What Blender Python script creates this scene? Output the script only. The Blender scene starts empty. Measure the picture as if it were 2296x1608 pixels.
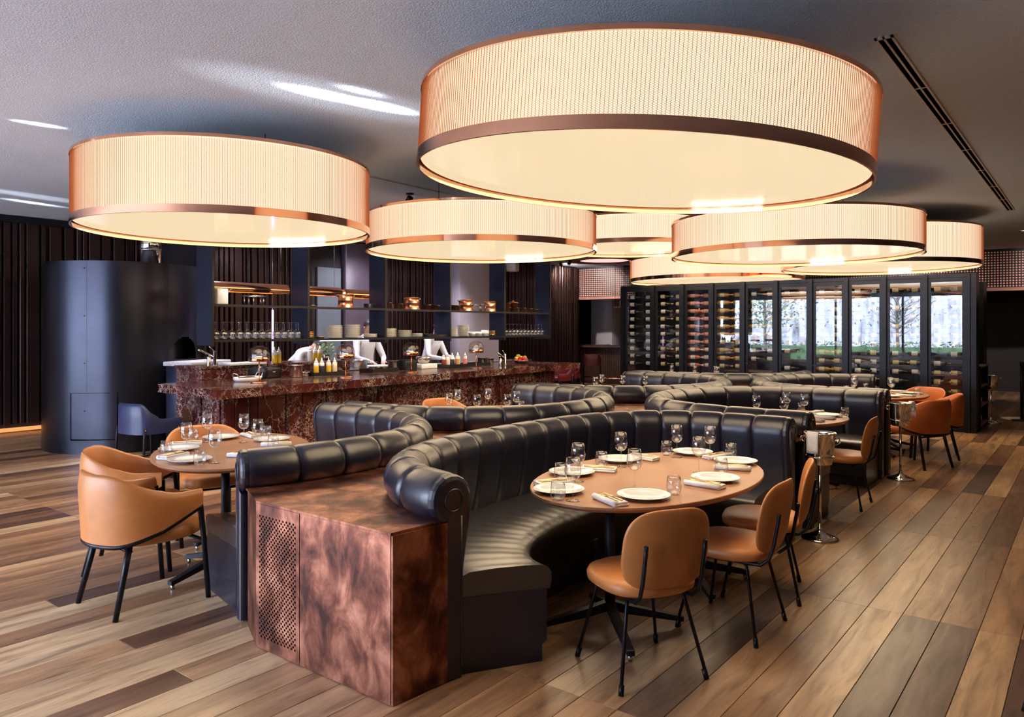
import bpy, bmesh, math, random
from mathutils import Vector, Matrix
random.seed(7)
PI = math.pi
SC = bpy.context.scene
COL = SC.collection

# ------------------------------------------------------------------ camera, world, sun, exposure
# room frame: x runs along the floor planks (towards the wine cabinet), y runs towards the kitchen bar
THETA = math.radians(37.87)
cam_d = bpy.data.cameras.new('camera')
cam_d.sensor_width = 36.0
cam_d.lens = 1687.0 / 2296.0 * 36.0
cam_d.shift_y = -69.0 / 2296.0
cam_d.clip_start = 0.05
cam_d.clip_end = 200
cam = bpy.data.objects.new('camera', cam_d)
COL.objects.link(cam)
cam.location = (0, 0, 1.6)
cam.rotation_euler = (PI / 2, 0, THETA - PI / 2)
SC.camera = cam

SC.view_settings.view_transform = 'Standard'
SC.view_settings.look = 'None'
SC.view_settings.gamma = 1.0
SC.view_settings.exposure = 0.0
SC.view_settings.use_curve_mapping = False
SC.cycles.transparent_max_bounces = 32
SC.cycles.max_bounces = 6
SC.cycles.diffuse_bounces = 3
SC.cycles.glossy_bounces = 3

world = bpy.data.worlds.new('daylight')
SC.world = world
world.use_nodes = True
wn = world.node_tree
wn.nodes.clear()
w_out = wn.nodes.new('ShaderNodeOutputWorld')
w_bg = wn.nodes.new('ShaderNodeBackground')
w_bg.inputs['Color'].default_value = (0.66, 0.75, 1.0, 1)
w_bg.inputs['Strength'].default_value = 44.0
wn.links.new(w_bg.outputs[0], w_out.inputs[0])

sun_d = bpy.data.lights.new('sun', 'SUN')
sun_d.energy = 26.0
sun_d.angle = 0.01
sun_d.color = (1.0, 0.95, 0.9)
sun = bpy.data.objects.new('sun', sun_d)
COL.objects.link(sun)
# sun stands over the restaurant and shines on the garden wall outside, not into the room
sun.rotation_euler = Vector((-0.75, 0.25, -0.62)).to_track_quat('-Z', 'Y').to_euler()

CEIL = 3.31
# the glazed facade: sky light enters through these openings (portals only guide the sampling of the sky)
def portal(name, loc, rot, sx, sy):
    d = bpy.data.lights.new(name, 'AREA')
    d.shape = 'RECTANGLE'; d.size = sx; d.size_y = sy
    d.cycles.is_portal = True
    o = bpy.data.objects.new(name, d); COL.objects.link(o)
    o.location = loc; o.rotation_euler = rot
    return o
portal('facade_portal', (-4.15, 8.0, 1.45), Vector((1, 0, 0)).to_track_quat('-Z', 'Y').to_euler(), 9.4, 2.75)

# sun glints thrown up on the ceiling by shiny things outside
def glint(name, loc, aim, power, ang, blend):
    d = bpy.data.lights.new(name, 'SPOT')
    d.energy = power; d.spot_size = math.radians(ang); d.spot_blend = blend
    d.shadow_soft_size = 0.02; d.color = (0.9, 0.93, 1.0)
    o = bpy.data.objects.new(name, d); COL.objects.link(o)
    o.location = loc
    o.rotation_euler = (Vector(aim) - Vector(loc)).to_track_quat('-Z', 'Y').to_euler()
glint('sun_glint', (-5.5, 6.1, 0.5), (3.50, 4.48, CEIL), 60000, 1.5, 1.0)
glint('sun_glint', (-5.5, 6.4, 0.3), (3.92, 4.38, CEIL), 60000, 1.5, 1.0)
glint('sun_glint', (-5.5, 5.6, 0.2), (3.62, 4.20, CEIL), 20000, 0.8, 1.0)
glint('sun_glint', (-5.5, 6.2, 0.4), (3.6, 4.47, CEIL), 5500, 5.0, 1.0)
glint('sun_glint', (-5.5, 8.4, 0.5), (2.55, 7.02, CEIL), 42000, 1.0, 1.0)
glint('sun_glint', (-5.5, 8.7, 0.4), (1.7, 7.10, CEIL), 42000, 1.1, 1.0)
glint('sun_glint', (-5.0, 9.6, 0.9), (4.1, 11.5, CEIL), 30000, 1.6, 1.0)
glint('sun_glint', (-5.0, 9.3, 0.9), (3.9, 10.9, CEIL), 9000, 3.0, 1.0)

# ------------------------------------------------------------------ materials
MAT = {}
def new_mat(name):
    m = bpy.data.materials.new(name); m.use_nodes = True
    nt = m.node_tree
    for n in list(nt.nodes): nt.nodes.remove(n)
    o = nt.nodes.new('ShaderNodeOutputMaterial')
    MAT[name] = m
    return m, nt, o
def N(nt, t, **kw):
    n = nt.nodes.new(t)
    for k, v in kw.items():
        if k in n.inputs: n.inputs[k].default_value = v
        else: setattr(n, k, v)
    return n
def ramp(nt, fac, stops, interp='LINEAR'):
    r = nt.nodes.new('ShaderNodeValToRGB'); r.color_ramp.interpolation = interp
    el = r.color_ramp.elements
    while len(el) < len(stops): el.new(0.5)
    for e, (p, c) in zip(el, stops):
        e.position = p; e.color = (*c, 1) if len(c) == 3 else c
    if fac is not None: nt.links.new(fac, r.inputs['Fac'])
    return r
def tex_coord(nt, kind='Object', scale=(1, 1, 1)):
    tc = nt.nodes.new('ShaderNodeTexCoord'); mp = nt.nodes.new('ShaderNodeMapping')
    mp.inputs['Scale'].default_value = scale
    nt.links.new(tc.outputs[kind], mp.inputs['Vector'])
    return mp.outputs['Vector']
def pbr(name, col, rough=0.5, metal=0.0, var=0.12, scale=6.0, bump=0.0, bscale=60.0, spec=0.5, stretch=(1, 1, 1), coat=0.0, rvar=0.0, sub=None):
    """principled surface whose colour varies a little with procedural noise"""
    m, nt, out = new_mat(name)
    b = nt.nodes.new('ShaderNodeBsdfPrincipled')
    v = tex_coord(nt, 'Object', stretch)
    n = N(nt, 'ShaderNodeTexNoise', Scale=scale, Detail=4.0)
    nt.links.new(v, n.inputs['Vector'])
    lo = tuple(max(0, c * (1 - var)) for c in col); hi = tuple(min(1, c * (1 + var)) for c in col)
    r = ramp(nt, n.outputs['Fac'], [(0.3, lo), (0.7, hi)])
    nt.links.new(r.outputs['Color'], b.inputs['Base Color'])
    b.inputs['Roughness'].default_value = rough
    b.inputs['Metallic'].default_value = metal
    b.inputs['Specular IOR Level'].default_value = spec
    b.inputs['Coat Weight'].default_value = coat
    if rvar:
        rr = ramp(nt, n.outputs['Fac'], [(0.25, (max(0, rough - rvar),) * 3), (0.75, (min(1, rough + rvar),) * 3)])
        nt.links.new(rr.outputs['Color'], b.inputs['Roughness'])
    if bump:
        nb = N(nt, 'ShaderNodeTexNoise', Scale=bscale, Detail=3.0)
        nt.links.new(v, nb.inputs['Vector'])
        bp = N(nt, 'ShaderNodeBump', Strength=bump, Distance=0.01)
        nt.links.new(nb.outputs['Fac'], bp.inputs['Height'])
        nt.links.new(bp.outputs['Normal'], b.inputs['Normal'])
    nt.links.new(b.outputs[0], out.inputs[0])
    return m
def emit(name, col, strength):
    m, nt, out = new_mat(name)
    e = N(nt, 'ShaderNodeEmission', Strength=strength); e.inputs['Color'].default_value = (*col, 1)
    nt.links.new(e.outputs[0], out.inputs[0]); return m
def thin_glass(name, tint=(0.97, 0.98, 0.98), ior=1.45, rough=0.0, boost=1.0, base=0.0):
    m, nt, out = new_mat(name)
    t = nt.nodes.new('ShaderNodeBsdfTransparent'); t.inputs['Color'].default_value = (*tint, 1)
    g = nt.nodes.new('ShaderNodeBsdfGlossy'); g.inputs['Roughness'].default_value = rough
    # Schlick reflectance from the facing angle, the same on both sides of the thin wall
    lw = N(nt, 'ShaderNodeLayerWeight', Blend=0.5)
    pw = N(nt, 'ShaderNodeMath', operation='POWER'); pw.inputs[1].default_value = 5.0
    nt.links.new(lw.outputs['Facing'], pw.inputs[0])
    f0 = ((ior - 1) / (ior + 1)) ** 2
    mm = N(nt, 'ShaderNodeMath', operation='MULTIPLY_ADD', use_clamp=True)
    mm.inputs[1].default_value = boost * (1 - f0); mm.inputs[2].default_value = base + boost * f0
    nt.links.new(pw.outputs[0], mm.inputs[0])
    mx = nt.nodes.new('ShaderNodeMixShader')
    nt.links.new(mm.outputs[0], mx.inputs['Fac']); nt.links.new(t.outputs[0], mx.inputs[1]); nt.links.new(g.outputs[0], mx.inputs[2])
    nt.links.new(mx.outputs[0], out.inputs[0]); return m

def floor_mat():
    m, nt, out = new_mat('oak_plank')
    L = nt.links.new
    b = nt.nodes.new('ShaderNodeBsdfPrincipled')
    oi = nt.nodes.new('ShaderNodeObjectInfo'); ge = nt.nodes.new('ShaderNodeNewGeometry')
    a = N(nt, 'ShaderNodeMath', operation='MULTIPLY_ADD'); a.inputs[1].default_value = 7.31
    L(oi.outputs['Random'], a.inputs[0]); L(ge.outputs['Random Per Island'], a.inputs[2])
    fr = N(nt, 'ShaderNodeMath', operation='FRACT'); L(a.outputs[0], fr.inputs[0])
    tone = ramp(nt, fr.outputs[0], [(0.0, (0.085, 0.045, 0.034)), (0.12, (0.15, 0.080, 0.050)), (0.22, (0.27, 0.145, 0.074)), (0.58, (0.40, 0.225, 0.112)), (0.84, (0.48, 0.300, 0.158)), (1.0, (0.62, 0.44, 0.25))])
    # grain along the plank, shifted per plank
    mp = nt.nodes.new('ShaderNodeMapping'); mp.inputs['Scale'].default_value = (1.1, 9.0, 1)
    L(ge.outputs['Position'], mp.inputs['Vector'])
    cb = nt.nodes.new('ShaderNodeCombineXYZ'); sc_ = N(nt, 'ShaderNodeMath', operation='MULTIPLY'); sc_.inputs[1].default_value = 57.0
    L(fr.outputs[0], sc_.inputs[0]); L(sc_.outputs[0], cb.inputs[0]); L(sc_.outputs[0], cb.inputs[1])
    L(cb.outputs[0], mp.inputs['Location'])
    g1 = N(nt, 'ShaderNodeTexNoise', Scale=1.6, Detail=8.0, Roughness=0.62, Distortion=1.2); L(mp.outputs[0], g1.inputs['Vector'])
    g2 = N(nt, 'ShaderNodeTexNoise', Scale=0.9, Detail=3.0, Distortion=0.6); L(mp.outputs[0], g2.inputs['Vector'])
    mp3 = nt.nodes.new('ShaderNodeMapping'); mp3.inputs['Scale'].default_value = (2.0, 7.0, 1); L(ge.outputs['Position'], mp3.inputs['Vector'])
    kn = N(nt, 'ShaderNodeTexVoronoi', Scale=0.9); L(mp3.outputs[0], kn.inputs['Vector'])
    knr = ramp(nt, kn.outputs['Distance'], [(0.01, (0.5, 0.45, 0.42)), (0.09, (1, 1, 1))])
    gr = ramp(nt, g1.outputs['Fac'], [(0.32, (0.52, 0.47, 0.44)), (0.5, (0.95, 0.95, 0.95)), (0.72, (1.18, 1.17, 1.15))])
    gl = ramp(nt, g2.outputs['Fac'], [(0.35, (0.68, 0.66, 0.66)), (0.62, (1.08, 1.08, 1.08))])
    def mul(x, y):
        k = N(nt, 'ShaderNodeMix', data_type='RGBA', blend_type='MULTIPLY'); k.inputs[0].default_value = 1.0
        L(x, k.inputs[6]); L(y, k.inputs[7]); return k.outputs[2]
    c = mul(mul(mul(tone.outputs[0], gr.outputs[0]), gl.outputs[0]), knr.outputs[0])
    L(c, b.inputs['Base Color'])
    rr = ramp(nt, g1.outputs['Fac'], [(0.3, (0.34,) * 3), (0.7, (0.26,) * 3)])
    L(rr.outputs[0], b.inputs['Roughness'])
    bp = N(nt, 'ShaderNodeBump', Strength=0.12, Distance=0.004); L(g1.outputs['Fac'], bp.inputs['Height']); L(bp.outputs[0], b.inputs['Normal'])
    L(b.outputs[0], out.inputs[0])
floor_mat()

def marble_mat():
    m, nt, out = new_mat('rosso_marble'); L = nt.links.new
    b = nt.nodes.new('ShaderNodeBsdfPrincipled')
    ge = nt.nodes.new('ShaderNodeNewGeometry')
    w = N(nt, 'ShaderNodeTexNoise', Scale=2.6, Detail=6.0, Roughness=0.65); L(ge.outputs['Position'], w.inputs['Vector'])
    vm = N(nt, 'ShaderNodeMix', data_type='RGBA', blend_type='LINEAR_LIGHT'); vm.inputs[0].default_value = 0.30
    L(ge.outputs['Position'], vm.inputs[6]); L(w.outputs['Color'], vm.inputs[7])
    v1 = N(nt, 'ShaderNodeTexVoronoi', feature='DISTANCE_TO_EDGE', Scale=4.2); L(vm.outputs[2], v1.inputs['Vector'])
    v2 = N(nt, 'ShaderNodeTexVoronoi', feature='DISTANCE_TO_EDGE', Scale=13.0); L(vm.outputs[2], v2.inputs['Vector'])
    msk = N(nt, 'ShaderNodeTexNoise', Scale=1.9, Detail=3.0); L(ge.outputs['Position'], msk.inputs['Vector'])
    mr = ramp(nt, msk.outputs['Fac'], [(0.48, (0, 0, 0)), (0.60, (1, 1, 1))])
    r1 = ramp(nt, v1.outputs['Distance'], [(0.0, (1, 1, 1)), (0.016, (0, 0, 0))])
    r2 = ramp(nt, v2.outputs['Distance'], [(0.0, (1, 1, 1)), (0.05, (0, 0, 0))])
    k = N(nt, 'ShaderNodeMath', operation='MULTIPLY'); L(r2.outputs[0], k.inputs[0]); L(mr.outputs[0], k.inputs[1])
    k1 = N(nt, 'ShaderNodeMath', operation='MULTIPLY'); L(r1.outputs[0], k1.inputs[0]); k1.inputs[1].default_value = 0.55
    kk = N(nt, 'ShaderNodeMath', operation='MAXIMUM'); L(k.outputs[0], kk.inputs[0]); L(k1.outputs[0], kk.inputs[1])
    base = ramp(nt, w.outputs['Fac'], [(0.35, (0.022, 0.007, 0.008)), (0.6, (0.085, 0.018, 0.016)), (0.75, (0.13, 0.035, 0.03))])
    mx = N(nt, 'ShaderNodeMix', data_type='RGBA'); L(kk.outputs[0], mx.inputs[0]); L(base.outputs[0], mx.inputs[6]); mx.inputs[7].default_value = (0.62, 0.52, 0.47, 1)
    L(mx.outputs[2], b.inputs['Base Color']); b.inputs['Roughness'].default_value = 0.13
    L(b.outputs[0], out.inputs[0])
marble_mat()

def patina_mat():
    m, nt, out = new_mat('copper_patina'); L = nt.links.new
    b = nt.nodes.new('ShaderNodeBsdfPrincipled')
    v = tex_coord(nt, 'Object', (3.0, 3.0, 2.1))
    n = N(nt, 'ShaderNodeTexNoise', Scale=2.2, Detail=6.0, Roughness=0.6, Distortion=0.35); L(v, n.inputs['Vector'])
    v2 = tex_coord(nt, 'Object', (30, 30, 3)); n2 = N(nt, 'ShaderNodeTexNoise', Scale=3.0, Detail=4.0); L(v2, n2.inputs['Vector'])
    r = ramp(nt, n.outputs['Fac'], [(0.36, (0.050, 0.017, 0.013)), (0.47, (0.155, 0.052, 0.030)), (0.58, (0.34, 0.135, 0.080)), (0.70, (0.55, 0.26, 0.165))])
    L(r.outputs[0], b.inputs['Base Color'])
    rr = ramp(nt, n2.outputs['Fac'], [(0.3, (0.30,) * 3), (0.7, (0.46,) * 3)]); L(rr.outputs[0], b.inputs['Roughness'])
    b.inputs['Metallic'].default_value = 0.8
    L(b.outputs[0], out.inputs[0])
patina_mat()

def leather(name, col, rough, bump=0.12, scale=9.0, crease=0.0, spec=0.5, coat=0.0):
    m, nt, out = new_mat(name); L = nt.links.new
    b = nt.nodes.new('ShaderNodeBsdfPrincipled')
    v = tex_coord(nt, 'Object')
    n = N(nt, 'ShaderNodeTexNoise', Scale=scale, Detail=5.0); L(v, n.inputs['Vector'])
    r = ramp(nt, n.outputs['Fac'], [(0.3, tuple(c * 0.88 for c in col)), (0.7, tuple(c * 1.12 for c in col))]); L(r.outputs[0], b.inputs['Base Color'])
    vo = N(nt, 'ShaderNodeTexVoronoi', Scale=420.0); L(v, vo.inputs['Vector'])
    b1 = N(nt, 'ShaderNodeBump', Strength=bump, Distance=0.002); L(vo.outputs['Distance'], b1.inputs['Height'])
    last = b1
    if crease:
        nn = N(nt, 'ShaderNodeTexNoise', Scale=7.0, Detail=3.0, Distortion=1.5); L(v, nn.inputs['Vector'])
        b2 = N(nt, 'ShaderNodeBump', Strength=crease, Distance=0.02); L(nn.outputs['Fac'], b2.inputs['Height']); L(b1.outputs[0], b2.inputs['Normal']); last = b2
    L(last.outputs[0], b.inputs['Normal'])
    b.inputs['Roughness'].default_value = rough
    b.inputs['Specular IOR Level'].default_value = spec
    b.inputs['Coat Weight'].default_value = coat; b.inputs['Coat Roughness'].default_value = 0.28
    L(b.outputs[0], out.inputs[0])
leather('navy_leather', (0.005, 0.006, 0.018), 0.36, 0.10, crease=0.12, spec=0.65, coat=0.3)
leather('navy_seat', (0.010, 0.009, 0.013), 0.42, 0.08, crease=0.30, spec=1.0, coat=1.0)
leather('tan_leather', (0.52, 0.195, 0.052), 0.42, 0.06)
leather('orange_leather', (0.50, 0.125, 0.028), 0.45, 0.06)
leather('blue_leather', (0.020, 0.028, 0.085), 0.35, 0.06)
leather('maroon_leather', (0.11, 0.012, 0.016), 0.35, 0.06)

def ceiling_mat():
    m, nt, out = new_mat('ceiling_plaster'); L = nt.links.new
    b = nt.nodes.new('ShaderNodeBsdfPrincipled')
    ge = nt.nodes.new('ShaderNodeNewGeometry')
    n = N(nt, 'ShaderNodeTexNoise', Scale=95.0, Detail=3.0); L(ge.outputs['Position'], n.inputs['Vector'])
    r = ramp(nt, n.outputs['Fac'], [(0.3, (0.57, 0.64, 0.75)), (0.7, (0.67, 0.74, 0.85))]); L(r.outputs[0], b.inputs['Base Color'])
    bp = N(nt, 'ShaderNodeBump', Strength=0.55, Distance=0.012); L(n.outputs['Fac'], bp.inputs['Height']); L(bp.outputs[0], b.inputs['Normal'])
    b.inputs['Roughness'].default_value = 0.8
    L(b.outputs[0], out.inputs[0])
ceiling_mat()

pbr('black_steel', (0.010, 0.011, 0.016), 0.38, 0.6, 0.2, 8)
pbr('table_black', (0.008, 0.009, 0.016), 0.45, 0.3, 0.2, 8)
pbr('blue_steel', (0.028, 0.034, 0.062), 0.36, 0.7, 0.2, 2.0, rvar=0.05)
pbr('oven_steel', (0.038, 0.040, 0.055), 0.30, 0.95, 0.2, 1.6, rvar=0.03)
pbr('rib_metal', (0.050, 0.027, 0.024), 0.30, 0.75, 0.3, 2.0, rvar=0.06, stretch=(1, 1, 0.3))
pbr('wall_dark', (0.012, 0.009, 0.010), 0.6, 0.0, 0.3, 3)
pbr('copper_mirror', (0.80, 0.40, 0.24), 0.10, 1.0, 0.08, 3, rvar=0.04)
pbr('copper_wire', (0.75, 0.30, 0.15), 0.30, 1.0, 0.05, 3)
pbr('copper_pot', (0.86, 0.40, 0.21), 0.30, 1.0, 0.08, 5, rvar=0.05)
pbr('brass', (0.80, 0.56, 0.25), 0.22, 1.0, 0.08, 9)
pbr('chrome', (0.78, 0.76, 0.74), 0.07, 1.0, 0.03, 9)
pbr('steel', (0.58, 0.56, 0.54), 0.24, 1.0, 0.08, 9, stretch=(1, 1, 8))
pbr('porcelain', (0.74, 0.75, 0.77), 0.16, 0.0, 0.03, 5, coat=0.3)
pbr('bone_china', (0.72, 0.69, 0.60), 0.25, 0.0, 0.05, 5)
pbr('linen', (0.78, 0.78, 0.80), 0.85, 0.0, 0.05, 40, bump=0.25, bscale=220)
pbr('cotton', (0.56, 0.56, 0.60), 0.85, 0.0, 0.07, 12, bump=0.3, bscale=14)
pbr('table_laminate', (0.33, 0.155, 0.075), 0.36, 0.0, 0.12, 3, bump=0.04, bscale=300)
pbr('white_paint', (0.62, 0.58, 0.66), 0.65, 0.0, 0.03, 2)
pbr('mauve_paint', (0.10, 0.075, 0.10), 0.45, 0.0, 0.06, 2)
pbr('grey_door', (0.16, 0.19, 0.22), 0.4, 0.0, 0.06, 2)
pbr('timber_dark', (0.06, 0.028, 0.018), 0.40, 0.0, 0.3, 5, stretch=(1, 1, 0.2))
pbr('timber_shelf', (0.28, 0.16, 0.09), 0.45, 0.0, 0.2, 6, stretch=(0.3, 1, 1))
pbr('dot_copper', (0.80, 0.36, 0.26), 0.45, 0.3, 0.1, 5)
pbr('trim_copper', (0.30, 0.14, 0.11), 0.45, 0.3, 0.1, 5)
pbr('slot_black', (0.0015, 0.0015, 0.002), 1.0, 0.0, 0.1, 6, spec=0.0)
pbr('tray_black', (0.012, 0.010, 0.011), 0.3, 0.0, 0.2, 6)
pbr('white_plastic', (0.75, 0.75, 0.74), 0.4, 0.0, 0.03, 6)
pbr('vent_white', (0.66, 0.60, 0.56), 0.5, 0.0, 0.03, 6)
pbr('stone_pale', (0.42, 0.41, 0.43), 0.5, 0.0, 0.35, 60)
pbr('skin', (0.46, 0.25, 0.17), 0.5, 0.0, 0.08, 6)
pbr('hair_dark', (0.015, 0.011, 0.010), 0.5, 0.0, 0.3, 20)
pbr('apron_dark', (0.02, 0.02, 0.026), 0.8, 0.0, 0.2, 10)
pbr('sauce_yellow', (0.62, 0.42, 0.03), 0.3, 0.0, 0.06, 8)
pbr('sauce_dark', (0.03, 0.03, 0.045), 0.3, 0.0, 0.1, 8)
pbr('sauce_cream', (0.66, 0.52, 0.36), 0.3, 0.0, 0.05, 8)
pbr('sauce_red', (0.22, 0.030, 0.025), 0.3, 0.0, 0.1, 8)
pbr('sauce_pink', (0.68, 0.22, 0.18), 0.3, 0.0, 0.06, 8)
pbr('sauce_mustard', (0.50, 0.25, 0.05), 0.3, 0.0, 0.06, 8)
pbr('squeeze_clear', (0.70, 0.68, 0.64), 0.3, 0.0, 0.04, 8)
pbr('fruit_red', (0.50, 0.02, 0.02), 0.25, 0.0, 0.2, 9)
pbr('fruit_green', (0.28, 0.34, 0.04), 0.3, 0.0, 0.2, 9)
pbr('fruit_yellow', (0.62, 0.36, 0.06), 0.3, 0.0, 0.15, 9)
pbr('herb_green', (0.06, 0.13, 0.03), 0.5, 0.0, 0.3, 14)
pbr('aubergine', (0.035, 0.015, 0.020), 0.25, 0.0, 0.3, 9)
pbr('bottle_green', (0.008, 0.014, 0.008), 0.06, 0.0, 0.2, 6, spec=0.8)
pbr('bottle_rose', (0.50, 0.13, 0.06), 0.08, 0.0, 0.15, 6, spec=0.8)
pbr('bottle_gold', (0.36, 0.17, 0.03), 0.08, 0.0, 0.15, 6, spec=0.8)
pbr('label_white', (0.72, 0.70, 0.66), 0.6, 0.0, 0.05, 30)
pbr('label_cream', (0.62, 0.50, 0.26), 0.6, 0.0, 0.08, 30)
pbr('label_pink', (0.66, 0.34, 0.28), 0.6, 0.0, 0.1, 30)
pbr('foil_gold', (0.60, 0.42, 0.12), 0.3, 0.8, 0.1, 20)
pbr('garden_wall', (0.42, 0.44, 0.49), 0.8, 0.0, 0.75, 1.6, stretch=(1, 3.4, 0.55))  # light and dark streaks in the colour stand for tree shade
pbr('paving', (0.60, 0.59, 0.58), 0.8, 0.0, 0.2, 2)
pbr('leaf_green', (0.05, 0.10, 0.035), 0.45, 0.0, 0.5, 3)
pbr('bark', (0.10, 0.075, 0.06), 0.8, 0.0, 0.3, 8)
pbr('seat_oak_edge', (0.20, 0.11, 0.06), 0.5)
emit('lamp_side', (1.0, 0.80, 0.56), 1.32)
m, nt, out = new_mat('lamp_bottom')
b = nt.nodes.new('ShaderNodeBsdfPrincipled'); b.inputs['Base Color'].default_value = (0.10, 0.08, 0.05, 1); b.inputs['Roughness'].default_value = 0.12
b.inputs['Emission Color'].default_value = (1.0, 0.79, 0.50, 1); b.inputs['Emission Strength'].default_value = 0.90
nt.links.new(b.outputs[0], out.inputs[0])
emit('heat_glow', (1.0, 0.42, 0.14), 7.0)
emit('violet_glow', (0.70, 0.40, 1.0), 5.0)
emit('white_glow', (0.95, 0.93, 1.0), 3.5)
emit('warm_glow', (1.0, 0.38, 0.12), 1.2)
emit('pink_glow', (1.0, 0.46, 0.42), 1.6)
thin_glass('glass_clear', (0.975, 0.98, 0.985), 1.5, 0.0, 1.6, 0.045)
thin_glass('glass_pane', (0.92, 0.94, 0.97), 1.75, 0.0, 1.0, 0.0)
thin_glass('glass_dome', (0.93, 0.86, 0.82), 1.5, 0.0, 1.1, 0.03)

# ------------------------------------------------------------------ mesh helpers
class Geo:
    def __init__(s): s.v = []; s.f = []; s.mi = []; s.cur = 0; s.smooth = []
    def add(s, v, f, sm=False, M=None):
        o = len(s.v)
        if M is not None: v = [tuple(M @ Vector(p)) for p in v]
        s.v += [tuple(p) for p in v]
        for q in f:
            s.f.append(tuple(i + o for i in q)); s.mi.append(s.cur); s.smooth.append(sm)
        return s
    def box(s, x0, x1, y0, y1, z0, z1, M=None):
        v = [(x0, y0, z0), (x1, y0, z0), (x1, y1, z0), (x0, y1, z0), (x0, y0, z1), (x1, y0, z1), (x1, y1, z1), (x0, y1, z1)]
        f = [(0, 3, 2, 1), (4, 5, 6, 7), (0, 1, 5, 4), (1, 2, 6, 5), (2, 3, 7, 6), (3, 0, 4, 7)]
        return s.add(v, f, False, M)
    def rbox(s, x0, x1, y0, y1, z0, z1, r=0.01, seg=2, M=None, sm=True):
        bm = bmesh.new(); bmesh.ops.create_cube(bm, size=1)
        for p in bm.verts:
            p.co = Vector(((x0 + x1) / 2 + p.co.x * (x1 - x0), (y0 + y1) / 2 + p.co.y * (y1 - y0), (z0 + z1) / 2 + p.co.z * (z1 - z0)))
        bmesh.ops.bevel(bm, geom=bm.edges[:], offset=r, segments=seg, profile=0.5, affect='EDGES')
        bm.verts.index_update()
        v = [p.co[:] for p in bm.verts]; f = [[q.index for q in fc.verts] for fc in bm.faces]
        bm.free(); return s.add(v, f, sm, M)
    def lathe(s, prof, n=20, M=None, cap0=True, cap1=True, sm=True):
        v = []; f = []
        for r, z in prof:
            for i in range(n):
                a = 2 * PI * i / n; v.append((r * math.cos(a), r * math.sin(a), z))
        for j in range(len(prof) - 1):
            for i in range(n):
                k = (i + 1) % n
                f.append((j * n + i, j * n + k, (j + 1) * n + k, (j + 1) * n + i))
        if cap0 and prof[0][0] > 1e-6: f.append(tuple(range(n - 1, -1, -1)))
        if cap1 and prof[-1][0] > 1e-6: f.append(tuple((len(prof) - 1) * n + i for i in range(n)))
        return s.add(v, f, sm, M)
    def tube(s, pts, r, n=8, M=None, closed=False, r1=None, cap=True):
        pts = [Vector(p) for p in pts]; v = []; f = []; m = len(pts)
        prev = None
        for i, p in enumerate(pts):
            a = pts[(i - 1) % m] if (i > 0 or closed) else p
            b = pts[(i + 1) % m] if (i < m - 1 or closed) else p
            t = (b - a).normalized()
            if prev is None:
                u = t.orthogonal().normalized()
            else:
                u = (prev - t * prev.dot(t)); u = u.normalized() if u.length > 1e-6 else t.orthogonal().normalized()
            prev = u; w = t.cross(u)
            rr = r if r1 is None else r + (r1 - r) * i / max(1, m - 1)
            for k in range(n):
                an = 2 * PI * k / n; q = p + (u * math.cos(an) + w * math.sin(an)) * rr; v.append(q[:])
        for i in range(m if closed else m - 1):
            j = (i + 1) % m
            for k in range(n):
                l = (k + 1) % n; f.append((i * n + k, i * n + l, j * n + l, j * n + k))
        if cap and not closed:
            f.append(tuple(range(n - 1, -1, -1))); f.append(tuple((m - 1) * n + k for k in range(n)))
        return s.add(v, f, True, M)
    def prism(s, poly, z0, z1, M=None, sm=False):
        n = len(poly)
        v = [(x, y, z0) for x, y in poly] + [(x, y, z1) for x, y in poly]
        f = [tuple(range(n - 1, -1, -1)), tuple(range(n, 2 * n))]
        f += [(i, (i + 1) % n, n + (i + 1) % n, n + i) for i in range(n)]
        return s.add(v, f, sm, M)
    def grid(s, fn, nu, nv, M=None, closed_u=False, sm=True):
        v = []; f = []
        for i in range(nu):
            for j in range(nv): v.append(tuple(fn(i, j)))
        for i in range(nu if closed_u else nu - 1):
            k = (i + 1) % nu
            for j in range(nv - 1): f.append((i * nv + j, k * nv + j, k * nv + j + 1, i * nv + j + 1))
        return s.add(v, f, sm, M)
    def mesh(s, name, mats):
        me = bpy.data.meshes.new(name); me.from_pydata(s.v, [], s.f)
        for m in (mats if isinstance(mats, (list, tuple)) else [mats]): me.materials.append(MAT[m])
        me.polygons.foreach_set('material_index', s.mi)
        me.polygons.foreach_set('use_smooth', s.smooth)
        me.update()
        return me
    def obj(s, name, mats, parent=None, loc=None, rot=None, fix=True):
        me = s.mesh(name, mats)
        if fix and len(me.polygons) < 60000:
            bm = bmesh.new(); bm.from_mesh(me); bmesh.ops.recalc_face_normals(bm, faces=bm.faces[:]); bm.to_mesh(me); bm.free()
        return link(name, me, parent, loc, rot)
def link(name, me, parent=None, loc=None, rot=None):
    o = bpy.data.objects.new(name, me); COL.objects.link(o)
    if parent is not None: o.parent = parent
    if loc is not None: o.location = loc
    if rot is not None: o.rotation_euler = rot if isinstance(rot, (tuple, list)) else (0, 0, rot)
    return o
def tag(o, label, cat, group=None):
    o['label'] = label; o['category'] = cat
    if group: o['group'] = group
    return o
def thing(name, label, cat, loc=(0, 0, 0), rotz=0.0, group=None):
    o = bpy.data.objects.new(name, None); COL.objects.link(o)
    o.empty_display_size = 0.1
    o.location = loc; o.rotation_euler = (0, 0, rotz)
    return tag(o, label, cat, group)
KIDS = {}
def kids(o):
    return [c for c in bpy.data.objects if c.parent is o]
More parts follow.
